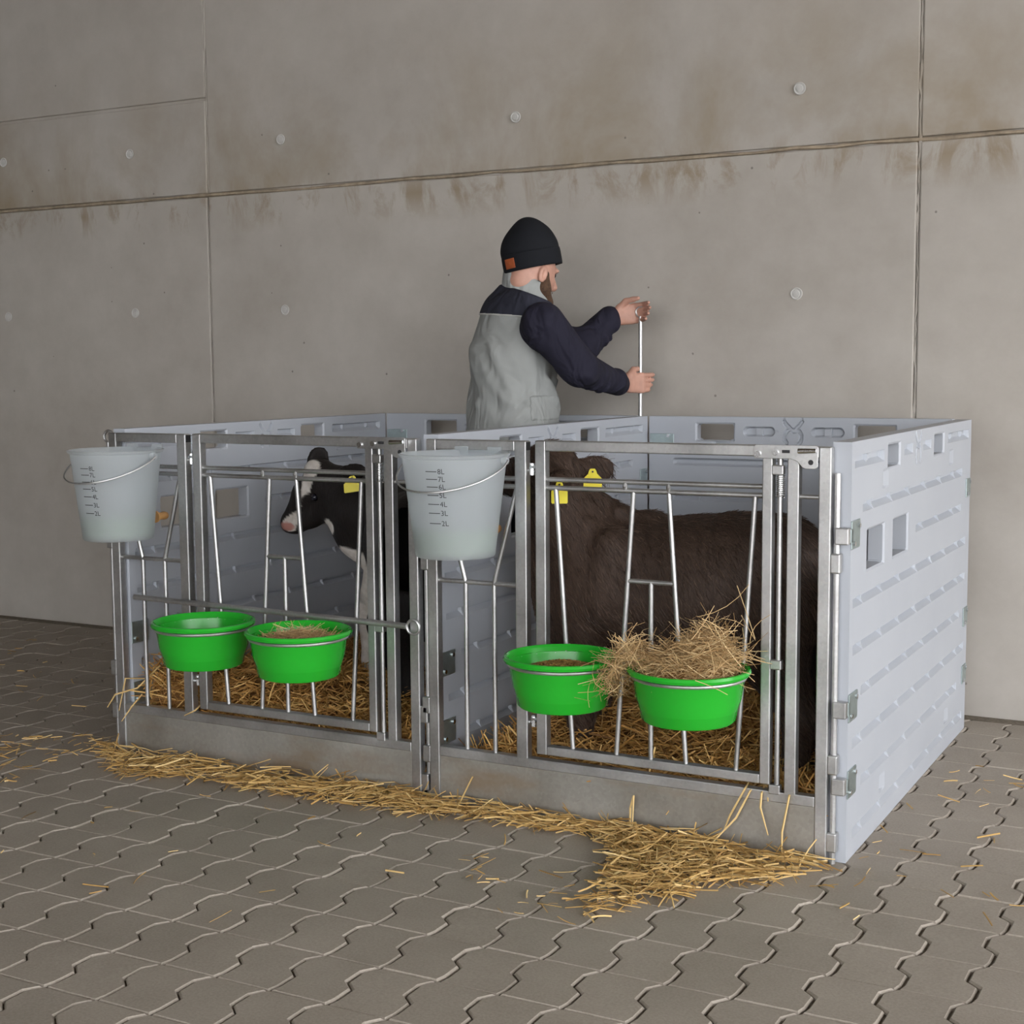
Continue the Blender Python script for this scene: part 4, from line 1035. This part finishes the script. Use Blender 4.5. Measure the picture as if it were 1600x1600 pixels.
# head
S.ell(hp(-.012, 0, .03), (.094, .075, .088), AX, .03); S.ell(hp(.030, 0, -.035), (.066, .058, .075), AX, .04)
S.cap(hp(.088, 0, .012), hp(.108, 0, -.022), .011, .016, .012)      # nose
S.ell(hp(.078, 0, .032), (.02, .05, .012), AX, .012)
S.ell(hp(.078, 0, -.052), (.016, .026, .008), AX, .006); S.ell(hp(.076, 0, -.066), (.016, .022, .008), AX, .006)
S.ell(hp(.065, 0, -.095), (.025, .03, .024), AX, .02)
for sg in (-1, 1):
    S.ell(hp(-.005, sg*.079, -.012), (.020, .009, .032), AX, .008); S.ell(hp(-.002, sg*.086, -.012), (.010, .006, .018), AX, .004, 's')
    S.ell(hp(.086, sg*.032, .012), (.014, .016, .010), AX, .008, 's')
S.cap(hp(-.03, 0, -.05), nk+np.array([0, 0, -.05]), .058, .064, .03)
# trunk, legs
S.ell((cs+nk)/2+np.array([0, 0, -.03]), (.09, .17, .10), (FV, RV, UP), .05); S.ell(cs, (.105, .155, .19), (FV, RV, UP), .05); S.ell(ws, (.10, .14, .15), (FV, RV, UP), .05); S.ell(pv_, (.10, .15, .12), (FV, RV, UP), .05)
ft = {}
for sg in (-1, 1):
    hip = pv_+RV*sg*.085+np.array([0, 0, -.05]); kn = np.array([hip[0], hip[1], .50])+FV*.02; an = np.array([hip[0], hip[1], .09])-FV*.02; ft[sg] = (hip, kn, an)
    S.chain([hip, kn, an], [.078, .052, .038], .03); S.cap(an+np.array([0, 0, -.05]), an+FV*.15+np.array([0, 0, -.055]), .034, .028, .03)
S.chain([shR, elR], [.056, .043], .02); S.chain([shL, elL], [.056, .043], .02)
# hands: palm, four fingers closing on the rod and a thumb
def hand(wr, palm_dir, across, thumb_side, target, curl):
    """wr wrist, palm_dir towards the knuckles, across = direction index->little finger"""
    pd, ac = nrm(palm_dir), nrm(across); nn = np.cross(pd, ac)
    kn = [wr+pd*.088+ac*o for o in (-.030, -.010, .010, .029)]
    S.chain([wr, wr+pd*.03], [.028, .027], .012, (nn, .72))
    for q in kn: S.cap(wr+pd*.022+(q-wr-pd*.088)*.7, q, .0165, .0125, .010, (nn, .85))
    for i, q in enumerate(kn):
        l = (.046, .050, .047, .038)[i]; pts = [q]; dr = pd.copy()
        for j, seglen in enumerate((l, l*.62, l*.5)):
            c = curl[i][j]; dr = nrm(dr*math.cos(c)+nn*thumb_side*math.sin(c)); pts.append(pts[-1]+dr*seglen)
        S.chain(pts, [.0100, .0092, .0085, .0072], .003)
    tb = wr+pd*.028-ac*.030
    t1 = tb+nrm(pd*.7-ac*.55+nn*thumb_side*.35)*.040; t2 = t1+nrm(pd*.9-ac*.05+nn*thumb_side*.45)*.032; t3 = t2+nrm(pd*.9+nn*thumb_side*.4)*.024
    S.chain([wr+pd*.018-ac*.014, tb, t1, t2, t3], [.018, .0165, .0125, .0105, .0085], .006)
pdR = nrm(_r0*.86+_aw*.50+UP*.02)
# near hand lies over the rod from his side, fingers spread towards the right of the picture
acR = nrm(np.array([0, 0, -1.0])-pdR*np.dot(np.array([0, 0, -1.0]), pdR)); 
wrR = haR-pdR*.082-_aw*.026+np.array([0, 0, .004])
S.chain([elR, wrR], [.043, .029], .02)
hand(wrR, pdR, acR, 1, haR, [(.25, .35, .3), (.3, .4, .3), (.35, .45, .35), (.4, .5, .4)])
pdL = nrm(haL-wrL+np.array([0, 0, .01])); acL = nrm(np.array([0, 0, -1.0])-pdL*np.dot(np.array([0, 0, -1.0]), pdL))
wrL = haL-pdL*.098-RV*.020+np.array([0, 0, .006])
S.chain([elL, wrL], [.043, .029], .02)
hand(wrL, pdL, acL, -1, haL, [(.55, .9, .7), (.6, .9, .7), (.7, 1.0, .8), (.8, 1.0, .8)])
pb = link('body', relax(S.mesh('body'), 1, .4), M_SKIN, man)
# sweater
S = SDF((.45, .80, .95), (1.45, 1.80, 1.72), .0065)
S.ell(cs, (.118, .165, .20), (FV, RV, UP), .05); S.ell(ws, (.112, .15, .16), (FV, RV, UP), .05); S.ell((cs+nk)/2+np.array([0, 0, -.03]), (.10, .185, .10), (FV, RV, UP), .05)
S.chain([shR+np.array([0, 0, -.005]), elR, wrR-pdR*.030-_aw*.004], [.083, .066, .046], .03)
S.chain([shL, elL, wrL-pdL*.02], [.080, .064, .047], .03)
S.cap(elR+(wrR-elR)*.80, wrR-pdR*.024-_aw*.004, .050, .043, .006); S.cap(elL+(wrL-elL)*.84, wrL-pdL*.016, .050, .045, .006)
for (a0, b0, f0, f1, rr0, nf) in ((shR, elR, .72, 1.0, .066, 4), (elR, wrR, .0, .55, .060, 5), (elL, wrL, .1, .7, .058, 4), (shR, elR, .05, .3, .080, 2)):
    ax = nrm(b0-a0); p_ = nrm(np.cross(ax, UP)); q_ = np.cross(p_, ax)
    for k in range(nf):
        f = f0+(f1-f0)*(k+.5)/nf; tilt = random.uniform(-.5, .5)
        pts = [a0+(b0-a0)*f+(p_*math.cos(t_)+q_*math.sin(t_))*(rr0-.004)+ax*(tilt*.03*math.cos(t_)) for t_ in np.linspace(random.uniform(-.5, .5)+math.pi*.75, random.uniform(-.3, .5)+math.pi*1.75, 7)]
        S.chain(pts, [.003, .007, .009, .010, .009, .007, .003], .014)
cut = nrm(wrR-elR); 
sw = link('sweater', relax(S.mesh('sweater')), M_SWEAT, man)
# vest: body, dark yoke, collar, piping
def vest_field(h, grow=0.0):
    S = SDF((.45, .80, .84), (1.35, 1.65, 1.72), h); g = grow
    S.ell(cs+np.array([0, 0, -.02])-FV*.012, (.150+g, .190+g, .22+g), (FV, RV, UP), .06); S.ell(ws-FV*.010, (.165+g, .195+g, .20+g), (FV, RV, UP), .06)
    S.ell(ws+np.array([0, 0, -.16])-FV*.015, (.170+g, .20+g, .16+g), (FV, RV, UP), .06)
    S.ell((cs+nk)/2+np.array([0, 0, -.018])-FV*.008, (.118+g, .178+g, .115+g), (FV, RV, UP), .05); S.ell(W(800, 490, 1.20), (.105+g, .155+g, .10+g), (FV, RV, UP), .04); S.cap(nk+UP*-.01, (shR+nk)/2+UP*.012, .07+g, .075+g, .04); S.cap(nk+UP*-.01, (shL+nk)/2+UP*.01, .07+g, .07+g, .04)
    r_ = np.random.default_rng(5)
    for k in range(34):          # diagonal drape folds
        a = r_.uniform(0, 6.28); z = r_.uniform(-.36, .02); c = cs+FV*math.cos(a)*.150+RV*math.sin(a)*.190+np.array([0, 0, z-.04]); n_v = nrm(FV*math.cos(a)+RV*math.sin(a)); tdir = nrm(np.cross(n_v, UP)*r_.uniform(.2, 1)*1+UP*r_.uniform(.4, 1))
        S.ell(c, (.014, .09, .014), (n_v, tdir, np.cross(n_v, tdir)), .035)
    for s_, e_ in ((shR, elR),):
        d = nrm(e_-s_); S.cap(s_+d*.012+(s_-cs)*np.array([.16, .16, 0]), s_+d*.07+(s_-cs)*np.array([.5, .5, 0]), .092-g, .100-g, .012, mode='s')
    S.plane(ws+np.array([0, 0, -.20]), (0, 0, -1)); S.plane(W(786, 446, 1.20), nrm(UP*.92+_r0*.36))
    return S
v_ = link('vest', relax(vest_field(.0065).mesh('vest')), M_VEST, man)
S = vest_field(.0060, .004); ypz = W(778, 494, 1.20)
S.plane(ypz, nrm(np.array([0, 0, -1.0])+.10*_r0*-1)); link('yoke', relax(S.mesh('yoke'), 1), M_YOKE, v_)
S = vest_field(.0050, .0062); S.plane(ypz+np.array([0, 0, -.003]), nrm(np.array([0, 0, -1.0])-.10*_r0)); S.plane(ypz+np.array([0, 0, .004]), nrm(np.array([0, 0, 1.0])+.10*_r0)); link('piping', S.mesh('piping'), M_PIPE, v_)
S = SDF((.6, .9, 1.35), (1.3, 1.5, 1.80), .0055)
ct = W(823, 430, 1.20); cbm = W(822, 474, 1.20)
S.cap(cbm, ct, .100, .090, .0); S.cap(cbm+(cbm-ct)*.5, ct+(ct-cbm)*1.2, .082, .076, .004, mode='s')
S.plane(W(790, 425, 1.20), nrm(UP+_r0*.30)); S.plane(cbm+np.array([0, 0, -.03]), -UP)
link('collar', relax(S.mesh('collar'), 2), M_VEST, v_)
S = vest_field(.0060, .005); ba = W(828, 618, 1.1)
S.plane(ba, -_r0); S.plane(ba, UP); S.plane(W(828, 657, 1.1), -UP); S.plane(cs+_aw*.02, _aw)
link('pocket', relax(S.mesh('pocket'), 1), M_VEST, v_)
# trousers and boots
S = SDF((.5, .85, .16), (1.3, 1.6, 1.12), .008)
S.ell(pv_, (.125, .175, .13), (FV, RV, UP), .05)
for sg in (-1, 1): S.chain([ft[sg][0], ft[sg][1], ft[sg][2]+np.array([0, 0, .12])], [.10, .078, .068], .03)
link('trousers', relax(S.mesh('trousers')), M_TROUS, man)
for sg in (-1, 1):
    an = ft[sg][2]; S = SDF(an-np.array([.2, .2, .10]), an+np.array([.25, .28, .30]), .007)
    S.cap(an+np.array([0, 0, .20]), an+np.array([0, 0, -.02]), .064, .056, .02); S.cap(an+np.array([0, 0, -.042]), an+FV*.165+np.array([0, 0, -.045]), .046, .044, .03); S.plane((0, 0, .003), -UP)
    link('boot', relax(S.mesh('boot')), M_BOOT, man)
# beanie with turned-up cuff and leather patch, beard
S = SDF(hc-np.array([.22]*3), hc+np.array([.25]*3), .0048)
cn = nrm(UP*.98-_r0*.18)
S.cap(W(831, 402, 1.20), W(829, 382, 1.20), .098, .092, .02); S.cap(W(829, 386, 1.20), W(823, 357, 1.20), .080, .028, .05)
S.ell(W(826, 392, 1.20), (.105, .095, .085), (nrm(_r0), _aw, UP), .03)
S.plane(W(831, 408, 1.20), -cn)
hat = link('beanie', relax(S.mesh('beanie'), 2), M_HAT, man)
S = SDF(hc-np.array([.22]*3), hc+np.array([.25]*3), .0048)
cc = W(831, 406, 1.20)
CF = nrm(HV-cn*np.dot(HV, cn)); CR = np.cross(CF, cn)
S.ell(cc, (.115, .108, .25), (CF, CR, cn), 0); S.plane(cc-cn*.034, -cn); S.plane(cc+cn*.030, cn)
S.cap(cc-cn*.2, cc-cn*.012, .090, .090, .004, mode='s')
cuff = link('cuff', relax(S.mesh('cuff'), 2), M_HAT, hat)
pc = W(796, 413, 1.12)
# patch sits on the cuff: project towards the cuff's axis
pdv = -_r0*.74-_aw*.67; pdv = nrm(pdv-cn*np.dot(pdv, cn)); af = np.dot(pdv, CF); ar = np.dot(pdv, CR); rad = 1/math.sqrt((af/.115)**2+(ar/.108)**2)
tg = np.cross(cn, pdv); mb = MB(); rows = []
for i in range(6):
    s_ = (i/5-.5)*.046; q = nrm(pdv*rad+tg*s_); af = np.dot(q, CF); ar = np.dot(q, CR); rr_ = 1/math.sqrt((af/.115)**2+(ar/.108)**2)
    for dz_ in (-.018, .018):
        for e_ in (-.004, .0035): rows.append(cc+q*(rr_+e_)+cn*(dz_-.004))
fs = []
for i in range(5):
    a0 = i*4; b0 = a0+4
    fs += [(a0+1, b0+1, b0+3, a0+3), (a0, a0+2, b0+2, b0), (a0, b0, b0+1, a0+1), (a0+2, a0+3, b0+3, b0+2)]
fs += [(0, 1, 3, 2), (20, 22, 23, 21)]
MB().add(rows, fs).build('leather_patch', M_LEATH, hat)
S = SDF(hc-np.array([.2]*3), hc+np.array([.2]*3), .0045)
for sg in (-1, 1): S.chain([hp(.016, sg*.066, -.005), hp(.026, sg*.060, -.055), hp(.060, sg*.036, -.094)], [.014, .024, .030], .02)
S.cap(hp(.066, -.03, -.105), hp(.066, .03, -.105), .030, .030, .02); S.cap(hp(.090, -.02, -.050), hp(.090, .02, -.050), .008, .008, .01)
link('beard', relax(S.mesh('beard')), M_BEARD, man)
for sg in (-1, 1): eye(man, hp(.073, sg*.032, .012), .0110, FH, M_EYE)
